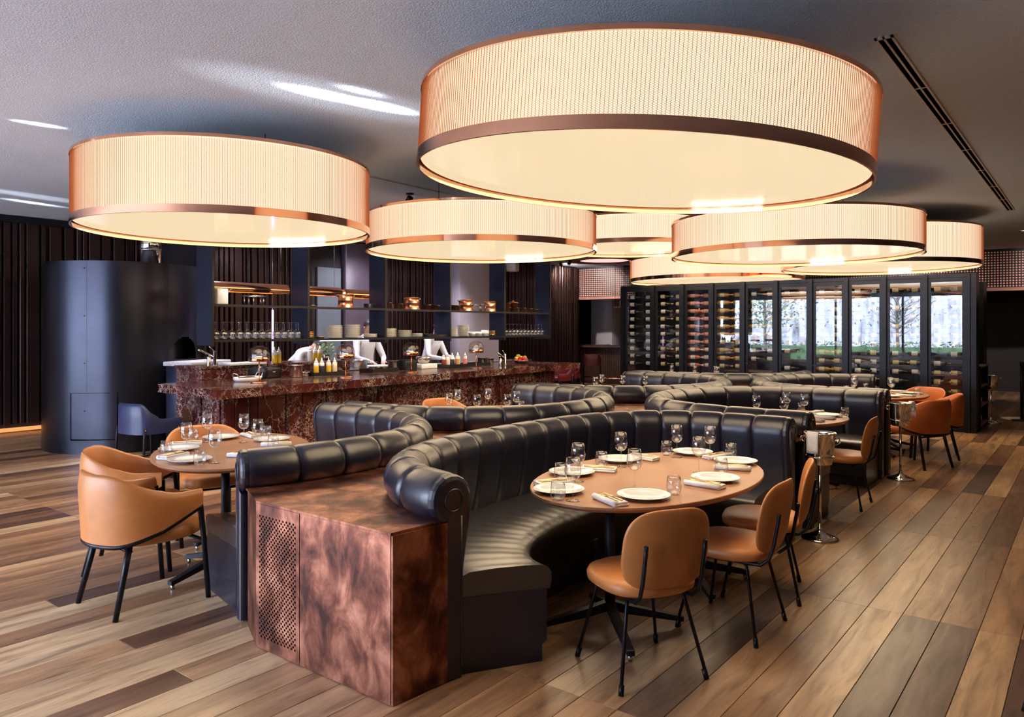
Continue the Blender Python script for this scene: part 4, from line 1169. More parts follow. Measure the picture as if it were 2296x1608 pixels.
for (x, y), lab in zip([(6.52, 8.62), (6.62, 8.64), (6.72, 8.66)], ['clear oil bottle behind the first tray, leftmost of three', 'oil bottle behind the first tray, middle of three', 'oil bottle behind the first tray, rightmost of three']):
    squeeze(x, y, 1.1365, 'sauce_yellow' if 'clear' not in lab else 'squeeze_clear', lab)
def tray(x, y, w, d, h, label, mat='tray_black', rot=BA):
    t = place('serving_tray', label, 'tray', x, y, BZ, rot, 'trays on the bar')
    g = Geo(); g.box(-w / 2, w / 2, -d / 2, d / 2, 0, 0.010); g.obj('base', mat, t)
    for nm, b in (('rim', (-w / 2, w / 2, -d / 2, -d / 2 + 0.012)), ('rim', (-w / 2, w / 2, d / 2 - 0.012, d / 2)), ('rim', (-w / 2, -w / 2 + 0.012, -d / 2 + 0.012, d / 2 - 0.012)), ('rim', (w / 2 - 0.012, w / 2, -d / 2 + 0.012, d / 2 - 0.012))):
        g = Geo(); g.box(*b, 0.010, h); g.obj(nm, mat, t)
tray(6.27, 7.97, 0.52, 0.20, 0.045, 'black tray holding four oil bottles on the bar')
tray(7.22, 7.98, 0.52, 0.26, 0.05, 'black tray of small steel pans left of the third dome lamp')
tray(9.02, 8.0, 1.05, 0.30, 0.05, 'long black tray holding the six sauce bottles')
def pan(x, y, z, r_, h, label, lip=True, mat='steel', handles=False, cat='pan'):
    t = place('steel_pan', label, cat, x, y, z, 0, 'steel pans on the bar')
    pr = [(0.0, 0.0), (r_ * 0.9, 0.0), (r_ * 0.94, 0.006), (r_, h)]
    if lip: pr += [(r_ + 0.014, h), (r_ + 0.014, h + 0.004), (r_ - 0.003, h + 0.004)]
    pr += [(r_ * 0.90, 0.010), (0.0, 0.008)]
    g = Geo(); g.lathe(pr, 28, cap0=False, cap1=False); g.obj('body', mat, t)
    if handles:
        for s in (-1, 1):
            g = Geo(); g.tube([(s * r_, -0.03, h * 0.8), (s * (r_ + 0.035), -0.025, h * 0.85), (s * (r_ + 0.035), 0.025, h * 0.85), (s * r_, 0.03, h * 0.8)], 0.005, 6); g.obj('handle', mat, t)
    return t
pan(5.76, 7.90, BZ, 0.085, 0.15, 'tall steel gastronorm pot beside the black appliance')
pan(5.955, 7.98, BZ, 0.06, 0.05, 'small shallow steel pan left of the first tray')
pan(7.10, 7.98, BZ + 0.012, 0.055, 0.06, 'small steel pan, left one in the second black tray')
pan(7.30, 7.98, BZ + 0.012, 0.05, 0.05, 'small steel pan, right one in the second black tray')
pan(7.55, 8.06, BZ, 0.075, 0.14, 'tall wide-rimmed steel pot left of the third dome lamp')
pan(7.70, 8.95, BZ, 0.115, 0.12, 'large steel strainer pot behind the bar on the kitchen bench', handles=True)
pan(9.50, 8.02, BZ + 0.002, 0.07, 0.12, 'steel pot left of the tap, taller of two')
pan(9.72, 8.04, BZ, 0.075, 0.11, 'steel pot directly left of the tap')
# mixing bowl on white block
blk = tag(Geo().rbox(8.08, 8.42, 8.0, 8.26, BZ, BZ + 0.07, 0.006, 2).obj('serving_block', 'white_plastic'), 'white block under the polished mixing bowl', 'block')
t = place('mixing_bowl', 'polished steel mixing bowl on a white block between two dome lamps', 'bowl', 8.25, 8.13, BZ + 0.071)
g = Geo(); g.lathe([(0.0, 0.0), (0.05, 0.0), (0.09, 0.03), (0.115, 0.075), (0.12, 0.105), (0.117, 0.105), (0.11, 0.075), (0.085, 0.034), (0.0, 0.006)], 32, cap0=False, cap1=False); g.obj('body', 'chrome', t)
g = Geo(); g.tube([(0.1185 * math.cos(a), 0.1185 * math.sin(a), 0.105) for a in [2 * PI * k / 28 for k in range(28)]], 0.003, 6, closed=True); g.obj('rim', 'chrome', t)
# black appliance, black caddy
t = place('black_appliance', 'low black appliance with a rounded front behind the roasting pan', 'appliance', 5.42, 8.08, BZ, BA)
g = Geo(); g.rbox(-0.16, 0.20, -0.10, 0.10, 0, 0.13, 0.02, 3); g.obj('body', 'tray_black', t)
g = Geo(); g.lathe([(0.0, 0.0), (0.075, 0.0), (0.08, 0.01), (0.08, 0.05), (0.0, 0.055)], 24, T(-0.12, -0.10, 0.075) @ Matrix.Rotation(PI / 2, 4, 'X')); g.obj('round_cover', 'blue_steel', t)
g = Geo(); g.box(0.06, 0.10, -0.1015, -0.10, 0.075, 0.082); g.obj('badge', 'label_white', t)
t = place('black_caddy', 'black box caddy standing right behind the third dome lamp', 'box', 7.80, 8.02, BZ, BA)
g = Geo(); g.rbox(-0.12, 0.12, -0.09, 0.09, 0, 0.14, 0.008, 2); g.obj('body', 'tray_black', t)
g = Geo(); g.rbox(-0.124, 0.124, -0.094, 0.094, 0.14, 0.152, 0.004, 1); g.obj('lid', 'tray_black', t)
# roasting pan with aubergines
rp = place('roasting_pan', 'oval white roasting pan with looped handles at the left end of the bar', 'pan', 5.02, 7.80, BZ, 0.3)
g = Geo(); n = 36
rr_ = [(0.0, 0.004), (0.82, 0.004), (0.88, 0.010), (1.0, 0.048), (1.02, 0.048), (0.90, 0.004), (0.84, 0.0), (0.0, 0.0)]
g.grid(lambda i, j: (0.20 * max(rr_[j][0], 1e-3) * math.cos(2 * PI * i / n), 0.13 * max(rr_[j][0], 1e-3) * math.sin(2 * PI * i / n), rr_[j][1]), n, len(rr_), closed_u=True); g.obj('body', 'porcelain', rp)
for s in (-1, 1):
    g = Geo(); g.tube([(s * 0.19, -0.045, 0.045), (s * 0.215, -0.04, 0.085), (s * 0.222, 0, 0.10), (s * 0.215, 0.04, 0.085), (s * 0.19, 0.045, 0.045)], 0.006, 8); g.obj('handle', 'steel', rp)
for k, (dx, dy, a, lab) in enumerate(((-0.03, -0.04, 0.2, 'roasted aubergine at the front of the oval pan'), (0.0, 0.0, -0.1, 'roasted aubergine in the middle of the oval pan'), (0.04, 0.045, 0.35, 'roasted aubergine at the back of the oval pan'))):
    g = Geo(); g.tube([(-0.10, 0, 0.0), (-0.08, 0, 0.004), (-0.02, 0, 0.004), (0.06, 0, 0), (0.11, 0, -0.004)], 0.02, 10); ob = g.obj('aubergine', 'aubergine', None, (5.02 + dx, 7.80 + dy, BZ + 0.028), a); tag(ob, lab, 'vegetable', 'aubergines in the roasting pan')
# taps, soap, fruit bowl
def tap(x, y, z, rot, label):
    t = place('kitchen_tap', label, 'tap', x, y, z, rot, 'chrome taps')
    g = Geo(); g.lathe([(0.03, 0), (0.03, 0.008), (0.02, 0.012), (0.02, 0.17), (0.018, 0.175)], 18); g.obj('column', 'chrome', t)
    g = Geo(); g.tube([(-0.005, 0, 0.11), (-0.22, 0, 0.20)], 0.012, 10); g.obj('spout', 'chrome', t)
    g = Geo(); g.tube([(0, 0, 0.172), (-0.075, 0, 0.235)], 0.006, 8); g.obj('lever', 'chrome', t)
tap(10.03, 7.95, BZ, BA, 'chrome mixer tap beside the fruit bowl on the bar')
tap(5.05, 8.55, 1.1365, BA, 'chrome mixer tap on the raised bench at the left')
def soap(x, y, z, label):
    t = place('soap_dispenser', label, 'dispenser', x, y, z, 0, 'steel soap dispensers')
    g = Geo(); g.lathe([(0.025, 0), (0.026, 0.004), (0.026, 0.11), (0.022, 0.115)], 18); g.obj('body', 'steel', t)
    g = Geo(); g.tube([(0, 0, 0.115), (0, 0, 0.15), (-0.05, 0, 0.152)], 0.006, 8); g.obj('pump', 'chrome', t)
soap(9.62, 7.72, BZ, 'steel soap pump left of the bar tap'); soap(4.9, 8.42, 1.1365, 'steel soap pump on the raised bench')
fb = place('fruit_bowl', 'shallow silver bowl heaped with tomatoes on the right of the bar', 'bowl', 10.43, 7.92, BZ)
g = Geo(); g.lathe([(0.0, 0.0), (0.07, 0.0), (0.075, 0.006), (0.12, 0.03), (0.16, 0.06), (0.158, 0.062), (0.115, 0.034), (0.0, 0.012)], 32, cap0=False, cap1=False); g.obj('body', 'chrome', fb)
for s in (-1, 1):
    g = Geo(); g.tube([(s * 0.14, -0.04, 0.052), (s * 0.19, -0.02, 0.066), (s * 0.19, 0.02, 0.066), (s * 0.14, 0.04, 0.052)], 0.005, 6); g.obj('handle', 'chrome', fb)
fr = random.Random(9); fcount = {}
spots = [(-0.085, -0.05, 0.05, 0.034, 'fruit_red'), (-0.03, -0.09, 0.05, 0.032, 'fruit_red'), (0.03, -0.09, 0.05, 0.030, 'fruit_red'), (0.085, -0.055, 0.05, 0.030, 'fruit_green'), (0.10, 0.02, 0.055, 0.036, 'fruit_yellow'), (-0.10, 0.02, 0.055, 0.034, 'fruit_red'), (0.0, -0.03, 0.06, 0.036, 'fruit_red'), (-0.045, -0.02, 0.095, 0.030, 'fruit_red'), (0.04, -0.035, 0.10, 0.030, 'fruit_red'), (0.055, 0.035, 0.10, 0.036, 'fruit_yellow'), (-0.02, 0.04, 0.125, 0.040, 'fruit_green'), (0.10, -0.01, 0.105, 0.036, 'fruit_green'), (0.02, -0.07, 0.085, 0.026, 'fruit_red'), (-0.06, 0.05, 0.09, 0.034, 'fruit_yellow'), (-0.02, -0.065, 0.09, 0.025, 'fruit_red'), (0.06, -0.075, 0.082, 0.024, 'fruit_red')]
for k, (dx, dy, dz, r_, m) in enumerate(spots):
    t = place('tomato', '%s %s tomato in the silver bowl, %s placed from the left rim' % ({'fruit_red': 'shiny red', 'fruit_green': 'green', 'fruit_yellow': 'orange'}[m], 'small' if r_ < 0.029 else 'round', ORD[k]), 'tomato', 10.43 + dx, 7.92 + dy, BZ + dz, 0, 'tomatoes in the silver bowl')
    g = Geo(); g.lathe([(0.001, -r_ * 0.8)] + [(r_ * math.cos(a), r_ * 0.85 * math.sin(a)) for a in [math.radians(d) for d in (-60, -35, -10, 15, 40, 62)]] + [(0.001, r_ * 0.72)], 14); g.obj('flesh', m, t)
    g = Geo(); g.lathe([(0.008, r_ * 0.70), (0.002, r_ * 0.85), (0.001, r_ * 0.95)], 6); g.obj('stalk', 'herb_green', t)
# herbs
t = place('herb_bunch', 'bunch of green herbs in a pot behind the four oil bottles', 'herbs', 6.86, 8.70, 1.1365)
g = Geo(); g.lathe([(0.0, 0.0), (0.05, 0.0), (0.06, 0.08), (0.056, 0.08), (0.046, 0.01), (0.0, 0.01)], 18, cap0=False, cap1=False); g.obj('pot', 'steel', t)
g = Geo(); leaves(g, 160, lambda q: (q.gauss(0, 0.06), q.gauss(0, 0.06), q.uniform(0.07, 0.24)), 0.028, random.Random(2)); o = g.obj('sprigs', 'herb_green', t, fix=False); o['kind'] = 'stuff'
for k, (x, y, w, lab) in enumerate(((5.4, 8.5, 0.5, 'white cutting board on the raised bench'), (8.1, 8.95, 0.34, 'white cutting board on the kitchen bench before the cooks'))):
    tag(Geo().rbox(x - w / 2, x + w / 2, y - 0.15, y + 0.15, 1.1365 if k == 0 else BZ, (1.1365 if k == 0 else BZ) + 0.028, 0.006, 2).obj('cutting_board', 'white_plastic'), lab, 'board')

# ------------------------------------------------------------------ hanging shelf unit over the bar
sh = thing('hanging_shelf', 'dark blue steel shelf unit hung from the ceiling over the bar', 'shelf', (4.736, 8.05, 0))
FX = [0.0, 1.331, 2.668, 4.035, 5.416, 6.781]
for i, fx in enumerate(FX):
    g = Geo(); g.box(fx - 0.012, fx + 0.012, 0.012, 0.34, 1.39, CEIL - 0.002); fin = g.obj('fin', 'blue_steel', sh)
    g = Geo(); g.box(fx - 0.014, fx + 0.014, -0.004, 0.012, 1.385, CEIL - 0.002); g.obj('edge', 'tray_black', fin)
SZ = [1.455, 1.872]
for z in SZ:
    for i in range(5):
        g = Geo(); g.box(FX[i] + 0.013, FX[i + 1] - 0.013, 0.0, 0.335, z - 0.018, z); s_ = g.obj('shelf_board', 'black_steel', sh)
        g = Geo(); g.box(FX[i] + 0.013, FX[i + 1] - 0.013, -0.006, 0.0, z - 0.024, z + 0.004); g.obj('lip', 'tray_black', s_)
g = Geo(); g.box(FX[1] + 0.3, FX[2] - 0.2, 0.14, 0.16, SZ[0] - 0.034, SZ[0] - 0.019); g.obj('light_strip', 'white_glow', sh)
L0, L1 = SZ[0] + 0.0015, SZ[1] + 0.0015
BAY = ['the leftmost bay', 'the second bay', 'the middle bay', 'the fourth bay', 'the rightmost bay']
# inverted glasses
def inv_glass(x, y, label):
    o = wine_glass(x, y, L0 + 0.2125, label, 'upturned wine glasses on the lower shelf'); o.rotation_euler = (PI, 0, 0)
for rrow, yv in enumerate((8.13, 8.24)):
    for k in range(12): inv_glass(4.82 + k * 0.104 + rrow * 0.05, yv, 'upturned wine glass, %s from left, %s row, leftmost shelf bay' % (ORD[k], ('front', 'back')[rrow]))
    for k in range(11): inv_glass(10.27 + k * 0.108 + rrow * 0.05, yv, 'upturned wine glass, %s from left, %s row, rightmost shelf bay' % (ORD[k], ('front', 'back')[rrow]))
# plate stacks
splate = lathe_mesh('plate', [(0.0, 0.0), (0.06, 0.0), (0.064, 0.003), (0.108, 0.013), (0.109, 0.015), (0.106, 0.016), (0.064, 0.007), (0.0, 0.005)], 'bone_china', 28)
for x, n_, s, lab in ((6.61, 13, 1.0, 'the left tall plate stack of the second bay'), (6.93, 14, 1.0, 'the right tall plate stack of the second bay'), (7.24, 4, 1.0, 'the low plate stack of the second bay'), (7.62, 10, 1.0, 'the left plate stack of the middle bay'), (7.93, 8, 1.0, 'the second plate stack of the middle bay'), (8.20, 4, 0.8, 'the low plate stack of the middle bay'), (8.98, 11, 0.85, 'the left plate stack of the fourth bay'), (9.25, 14, 0.95, 'the tall plate stack of the fourth bay')):
    for k in range(n_):
        o = single('stacked_plate', splate, x, 8.21, L0 + k * 0.0132, 0, 'cream plate, %s from the bottom in %s' % (ORD[k], lab), 'plate', 'stacked plates on the lower shelf'); o.scale = (s, s, 1)
bowl_me = lathe_mesh('bowl', [(0.0, 0.0), (0.03, 0.0), (0.036, 0.004), (0.062, 0.04), (0.070, 0.078), (0.067, 0.078), (0.058, 0.042), (0.03, 0.010), (0.0, 0.008)], 'porcelain', 24)
for x, dz, lab in ((9.46, 0, 'white bowl, leftmost of the bowls in the fourth bay'), (9.63, 0, 'white bowl, second of the bowls in the fourth bay'), (9.80, 0, 'white bowl, third of the bowls in the fourth bay'), (9.80, 0.028, 'white bowl nested on the third one in the fourth bay')):
    single('china_bowl', bowl_me, x, 8.2, L0 + dz, 0, lab, 'bowl', 'bowls on the lower shelf')
dish_me = lathe_mesh('dish', [(0.0, 0.0), (0.05, 0.0), (0.062, 0.02), (0.066, 0.026), (0.06, 0.024), (0.046, 0.006), (0.0, 0.005)], 'brass', 22)
for k in range(4): single('brass_dish', dish_me, 6.19, 8.2, L0 + k * 0.022, 0, 'brass dish, %s from the bottom of the stack in the second bay' % ORD[k], 'dish', 'brass dishes on the shelf')
single('brass_dish', dish_me, 6.36, 8.2, L0, 0, 'single brass dish beside the dish stack in the second bay', 'dish', 'brass dishes on the shelf')
for k in range(4): single('brass_dish', dish_me, 9.99, 8.2, L0 + k * 0.022, 0, 'brass dish, %s from the bottom of the stack in the fourth bay' % ORD[k], 'dish', 'brass dishes on the shelf')
single('brass_dish', dish_me, 6.22, 8.2, L1, 0, 'brass dish at the left of the upper shelf in the second bay', 'dish', 'brass dishes on the shelf')
for k in range(4):
    o = Geo().rbox(-0.10, 0.10, -0.10, 0.10, 0, 0.012, 0.002, 1).obj('slate_plate', 'tray_black', None, (8.47 - 0.004 * k, 8.2, L0 + k * 0.0125), 0.1 * k); tag(o, 'black slate plate, %s from the bottom of the left slate pile' % ORD[k], 'plate', 'slate plates on the shelf')
for k in range(3):
    o = Geo().rbox(-0.10, 0.10, -0.10, 0.10, 0, 0.012, 0.002, 1).obj('slate_plate', 'tray_black', None, (8.66 - 0.004 * k, 8.2, L0 + k * 0.0125), -0.06 * k); tag(o, 'black slate plate, %s from the bottom of the right slate pile' % ORD[k], 'plate', 'slate plates on the shelf')
# copper pots
def stockpot(x, z, r_, h, label):
    t = place('copper_stockpot', label, 'pot', x, 8.2, z, 0, 'copper pots on the upper shelf')
    g = Geo(); g.lathe([(0.0, 0.0), (r_ * 1.12, 0.0), (r_ * 1.12, 0.008), (r_, 0.02), (r_, h * 0.52), (r_ * 1.03, h * 0.53), (r_ * 1.03, h * 0.55), (r_, h * 0.56), (r_, h - 0.006), (r_ * 1.05, h), (r_ * 0.97, h), (r_ * 0.95, 0.03), (0.0, 0.03)], 32, cap0=False, cap1=False); g.obj('body', 'copper_pot', t)
    for s in (-1, 1):
        g = Geo(); g.tube([(s * r_, -0.035, h * 0.80), (s * (r_ + 0.045), -0.028, h * 0.93), (s * (r_ + 0.045), 0.028, h * 0.93), (s * r_, 0.035, h * 0.80)], 0.007, 8); g.obj('handle', 'brass', t)
def saucepan(x, z, r_, h, label, lid=False):
    t = place('copper_saucepan', label, 'pot', x, 8.2, z, 0, 'copper pots on the upper shelf')
    g = Geo(); g.lathe([(0.0, 0.0), (r_, 0.0), (r_, h), (r_ * 1.03, h), (r_ * 0.96, h), (r_ * 0.95, 0.008), (0.0, 0.008)], 28, cap0=False, cap1=False); g.obj('body', 'copper_pot', t)
    for s in (-1, 1):
        g = Geo(); g.tube([(s * 0.025, -r_, h * 0.85), (s * 0.02, -r_ - 0.018, h * 0.92), (-s * 0.0, -r_ - 0.02, h * 0.94)], 0.005, 6); g.obj('handle', 'brass', t)
    if lid:
        g = Geo(); g.lathe([(r_ * 1.04, h), (r_ * 1.04, h + 0.006), (r_ * 0.5, h + 0.016), (0.0, h + 0.018)], 28); l_ = g.obj('lid', 'copper_pot', t)
        g = Geo(); g.tube([(-0.025, 0, h + 0.016), (-0.02, 0, h + 0.032), (0.02, 0, h + 0.032), (0.025, 0, h + 0.016)], 0.005, 6); g.obj('knob', 'brass', l_)
stockpot(6.80, L1, 0.105, 0.19, 'tall two-handled copper stockpot in the second bay')
stockpot(8.08, L1, 0.11, 0.185, 'tall two-handled copper stockpot in the middle bay')
stockpot(9.30, L1, 0.112, 0.185, 'tall two-handled copper stockpot at the left of the fourth bay')
stockpot(9.93, L1, 0.10, 0.175, 'tall two-handled copper stockpot at the right of the fourth bay')
for x, r_, h, lab, lid in ((7.555, 0.075, 0.095, 'dark copper saucepan at the left of the middle bay', False), (7.77, 0.085, 0.085, 'copper saucepan left of the middle stockpot', False), (8.385, 0.07, 0.085, 'copper saucepan just right of the middle stockpot', False), (8.57, 0.08, 0.08, 'copper saucepan at the right of the middle bay', False), (9.03, 0.085, 0.09, 'copper saucepan at the left of the fourth bay', False), (10.38, 0.07, 0.085, 'copper saucepan at the far left of the rightmost bay', False), (10.58, 0.085, 0.085, 'copper casserole under another in the rightmost bay', False), (10.83, 0.075, 0.085, 'copper saucepan in the middle of the rightmost bay', False), (11.03, 0.065, 0.075, 'small copper saucepan in the rightmost bay', False), (11.21, 0.07, 0.07, 'copper saucepan at the right end of the rightmost bay', False)):
    saucepan(x, L1, r_, h, lab, lid)
saucepan(10.58, L1 + 0.0865, 0.082, 0.085, 'lidded copper casserole stacked on another in the rightmost bay', True)
saucepan(10.38, L1 + 0.0865, 0.068, 0.07, 'copper saucepan stacked at the far left of the rightmost bay')
t = place('white_canister', 'white canister with a latch at the left end of the upper shelf', 'canister', 4.90, 8.2, L1)
g = Geo(); g.rbox(-0.07, 0.075, -0.08, 0.08, 0, 0.19, 0.015, 3); g.obj('body', 'porcelain', t)
g = Geo(); g.tube([(0.078, -0.06, 0.13), (0.10, -0.06, 0.17), (0.13, -0.06, 0.19)], 0.005, 6); g.obj('latch', 'steel', t)
def trivet(x, label):
    t = place('steel_trivet', label, 'trivet', x, 8.2, L1, 0, 'steel trivets on the upper shelf')
    g = Geo(); g.lathe([(0.09, 0.11), (0.145, 0.11), (0.145, 0.118), (0.09, 0.118), (0.09, 0.11)], 28, cap0=False, cap1=False); g.obj('ring', 'steel', t)
    for k in range(5):
        a = 2 * PI * k / 5 + 0.3; g = Geo(); g.tube([(0.118 * math.cos(a), 0.118 * math.sin(a), 0), (0.118 * math.cos(a), 0.118 * math.sin(a), 0.112)], 0.007, 8); g.obj('leg', 'steel', t)
trivet(5.37, 'round steel trivet on five legs in the leftmost bay'); trivet(9.62, 'round steel trivet between two stockpots in the fourth bay')
for k in range(4):
    o = place('black_pan', 'small black iron pan, %s from the bottom of the pile in the second bay' % ORD[k], 'pan', 7.22, 8.2, L1 + k * 0.016, 0, 'black pans on the upper shelf')
    g = Geo(); g.lathe([(0.0, 0.0), (0.07, 0.0), (0.078, 0.02), (0.075, 0.02), (0.066, 0.005), (0.0, 0.005)], 22, cap0=False, cap1=False); g.obj('body', 'black_steel', o)
    g = Geo(); g.tube([(0.074, -0.02, 0.016), (0.105, -0.012, 0.022), (0.105, 0.012, 0.022), (0.074, 0.02, 0.016)], 0.004, 6); g.obj('handle', 'black_steel', o)

# heat lamps over the pass
def heat_lamp(x0, x1, label, z=2.10, y=8.72):
    t = place('heat_lamp', label, 'heat lamp', x0, y, z, 0, 'heat lamps over the pass')
    L = x1 - x0; g = Geo(); n = 16
    def fn(i, j):
        a = math.radians(-30 + 240 * i / (n - 1)); return ((0 if j == 0 else L), 0.085 * math.cos(a), 0.085 * math.sin(a))
    g.grid(fn, n, 2); g.obj('reflector', 'copper_mirror', t)
    g = Geo(); g.tube([(0.02, -0.02, 0.02), (L - 0.02, -0.02, 0.02)], 0.018, 10); g.obj('glow_tube', 'heat_glow', t)
    for px_ in (0.08, L - 0.08):
        g = Geo(); g.tube([(px_, 0, 0.085), (px_, 0, CEIL - z - 0.003)], 0.003, 6); g.obj('hanger', 'steel', t)
heat_lamp(5.0, 6.20, 'glowing copper heat lamp over the leftmost shelf bay')
heat_lamp(6.50, 7.10, 'glowing copper heat lamp over the left of the second bay')
heat_lamp(7.16, 7.85, 'glowing copper heat lamp over the right of the second bay', 2.085)
t = place('light_rod', 'thin violet light rod hanging behind the leftmost shelf bay', 'light', 6.80, 9.9, 0.75)
g = Geo(); g.tube([(0, 0, 0), (0, 0, 1.12)], 0.014, 8); g.obj('tube', 'violet_glow', t)
g = Geo(); g.tube([(0, 0, 1.12), (0, 0, CEIL - 0.753)], 0.003, 6); g.obj('hanger', 'steel', t)
t = place('wall_speaker', 'white loudspeaker high on the kitchen wall at the right of the shelf', 'speaker', 14.62, 11.38, 2.98, 0.25)
g = Geo(); g.rbox(-0.12, 0.12, -0.16, 0.12, 0, 0.30, 0.04, 3); g.obj('body', 'white_plastic', t)
g = Geo(); g.tube([(0, 0.10, 0.15), (0.0, 0.2, 0.2)], 0.02, 8); g.obj('bracket', 'white_plastic', t)
# ------------------------------------------------------------------ round steel oven
ov = thing('round_oven', 'tall round dark steel oven at the left end of the kitchen', 'oven', (4.95, 10.68, 0))
OR, OH = 0.98, 2.45
MA = math.radians(-66)          # where the mouth looks
def in_mouth(a, z):
    da = (a - MA + PI) % (2 * PI) - PI; x = da * OR
    if abs(x) > 0.27 or z < 1.165: return False
    return z < 1.22 + math.sqrt(max(0, 0.27 ** 2 - x * x)) * 0.95
HA0, HA1, HZ0, HZ1 = math.radians(-153), math.radians(-119), 0.17, 0.78
def in_hatch(a, z):
    a = (a + PI) % (2 * PI) - PI
    return HA0 < a < HA1 and HZ0 < z < HZ1
na, nz = 360, 98
g = Geo(); vs = [(OR * math.cos(2 * PI * i / na), OR * math.sin(2 * PI * i / na), OH * j / nz) for i in range(na) for j in range(nz + 1)]
fs_ = []
for i in range(na):
    for j in range(nz):
        a = 2 * PI * (i + 0.5) / na; z = OH * (j + 0.5) / nz
        if in_mouth(a, z) or in_hatch(a, z): continue
        k = (i + 1) % na; fs_.append((i * (nz + 1) + j, k * (nz + 1) + j, k * (nz + 1) + j + 1, i * (nz + 1) + j + 1))
g.add(vs, fs_, True); g.obj('body', 'oven_steel', ov, fix=False)
g = Geo(); g.lathe([(0.0, OH - 0.03), (OR - 0.03, OH - 0.03), (OR - 0.03, OH), (OR, OH)], 96, cap0=False, cap1=False); g.obj('top', 'oven_steel', ov)
g = Geo(); n = 30
def hf(i, j):
    a = HA0 + 0.012 + (HA1 - HA0 - 0.024) * i / (n - 1); z = HZ0 + 0.02 + (HZ1 - HZ0 - 0.03) * (0 if j == 0 else 1); return (OR * 0.997 * math.cos(a), OR * 0.997 * math.sin(a), z)
g.grid(hf, n, 2); g.obj('hatch_door', 'oven_steel', ov)
g = Geo(); g.lathe([(OR - 0.2, 0.05), (OR - 0.2, 1.9)], 60, cap0=False, cap1=False); g.obj('inner_lining', 'tray_black', ov)
for a in (math.radians(-140.5), math.radians(-83)):
    g = Geo(); M_ = RZ(a); g.box(OR - 0.004, OR + 0.0025, -0.003, 0.003, 0.8 if a < -2 else 0.0, OH - 0.002, M_); sm = g.obj('seam', 'tray_black', ov)
for k in range(4):
    g = Geo(); g.lathe([(0.008, 0), (0.008, 0.005), (0.0, 0.006)], 8, RZ(math.radians(-142)) @ T(OR, 0, 0.55 + 0.6 * k) @ Matrix.Rotation(PI / 2, 4, 'Y')); g.obj('rivet', 'tray_black', ov)
lg = thing('oven_ledge', 'pale stone ledge on a dark cabinet under the oven mouth', 'ledge', (4.95, 10.68, 0), MA)
g = Geo(); g.rbox(OR - 0.02, OR + 0.42, -0.42, 0.42, 1.10, 1.155, 0.01, 2); g.obj('stone_top', 'stone_pale', lg)
g = Geo(); g.rbox(OR + 0.01, OR + 0.38, -0.40, 0.40, 0.0, 1.099, 0.004, 1); g.obj('cabinet', 'blue_steel', lg)
fl = place('oven_flue', 'polished steel flue pipe rising behind the round oven', 'flue', 5.62, 11.28, OH + 0.001)
g = Geo(); g.lathe([(0.16, 0), (0.16, CEIL - OH - 0.004)], 24); g.obj('pipe', 'chrome', fl)
g = Geo(); g.lathe([(0.161, 0.30), (0.168, 0.305), (0.168, 0.335), (0.161, 0.34)], 24, cap0=False, cap1=False); g.obj('collar', 'steel', fl)

# ------------------------------------------------------------------ wine cabinet
WP = [(13.3, v_) for v_ in (7.517, 6.843, 6.224, 5.636, 5.044, 4.451, 3.866, 3.292, 2.715, 2.126, 1.553)]
WP = [Vector(p) for p in WP]
WH = 2.43
wc = thing('wine_cabinet', 'wall-high wine cabinet with ten black-framed glass doors', 'wine cabinet', (13.3, 7.517, 0))
W0_ = WP[0]
def loc2(p, z): return (p.x - W0_.x, p.y - W0_.y, z)
RACKZ = [0.16 + 0.1465 * k for k in range(15)]
bay_info = []
for i in range(10):
    a, b = WP[i], WP[i + 1]; t_ = (b - a).normalized(); nin_ = Vector((-t_.y, t_.x))          # into the cabinet (+x)
    if nin_.x < 0: nin_ = -nin_
    L = (b - a).length; ang = math.atan2(t_.y, t_.x)
    bay_info.append((a, t_, nin_, L, ang))
    M_ = T(a.x - W0_.x, a.y - W0_.y, 0) @ RZ(ang)
    sd = 1 if Vector((-math.sin(ang), math.cos(ang))).dot(nin_) > 0 else -1
    def bx(gg, x0, x1, y0, y1, z0, z1): gg.box(x0, x1, min(sd * y0, sd * y1), max(sd * y0, sd * y1), z0, z1, M_)
    g = Geo(); bx(g, 0.035, 0.075, 0.0, 0.045, 0.10, WH - 0.06); bx(g, L - 0.075, L - 0.035, 0.0, 0.045, 0.10, WH - 0.06)
    bx(g, 0.075, L - 0.075, 0.0, 0.045, 0.10, 0.16); bx(g, 0.075, L - 0.075, 0.0, 0.045, WH - 0.12, WH - 0.06)
    d = g.obj('door', 'black_steel', wc)
    g = Geo(); bx(g, 0.074, L - 0.074, 0.016, 0.024, 0.158, WH - 0.118); g.obj('pane', 'glass_pane', d)
    hx = L - 0.06 if i % 2 == 1 else 0.06
    g = Geo(); bx(g, hx - 0.045, hx + 0.045, -0.035, -0.022, 0.95, 0.965); bx(g, hx - 0.008, hx + 0.008, -0.023, 0.0, 0.95, 0.965); g.obj('handle', 'black_steel', d)
    g = Geo(); bx(g, 0.0, L, 0.52, 0.54, 0.0, WH); g.obj('back_panel', 'tray_black', wc)
    g = Geo(); bx(g, 0.0, L, 0.0, 0.52, WH - 0.055, WH); g.obj('top_rail', 'black_steel', wc)
    g = Geo(); bx(g, 0.0, L, 0.01, 0.52, 0.0, 0.095); g.obj('plinth', 'black_steel', wc)
    for z in RACKZ:
        g = Geo(); bx(g, 0.03, L - 0.03, 0.13, 0.136, z - 0.046, z - 0.041); bx(g, 0.03, L - 0.03, 0.175, 0.181, z - 0.046, z - 0.041); g.obj('rack_rod', 'black_steel', wc)
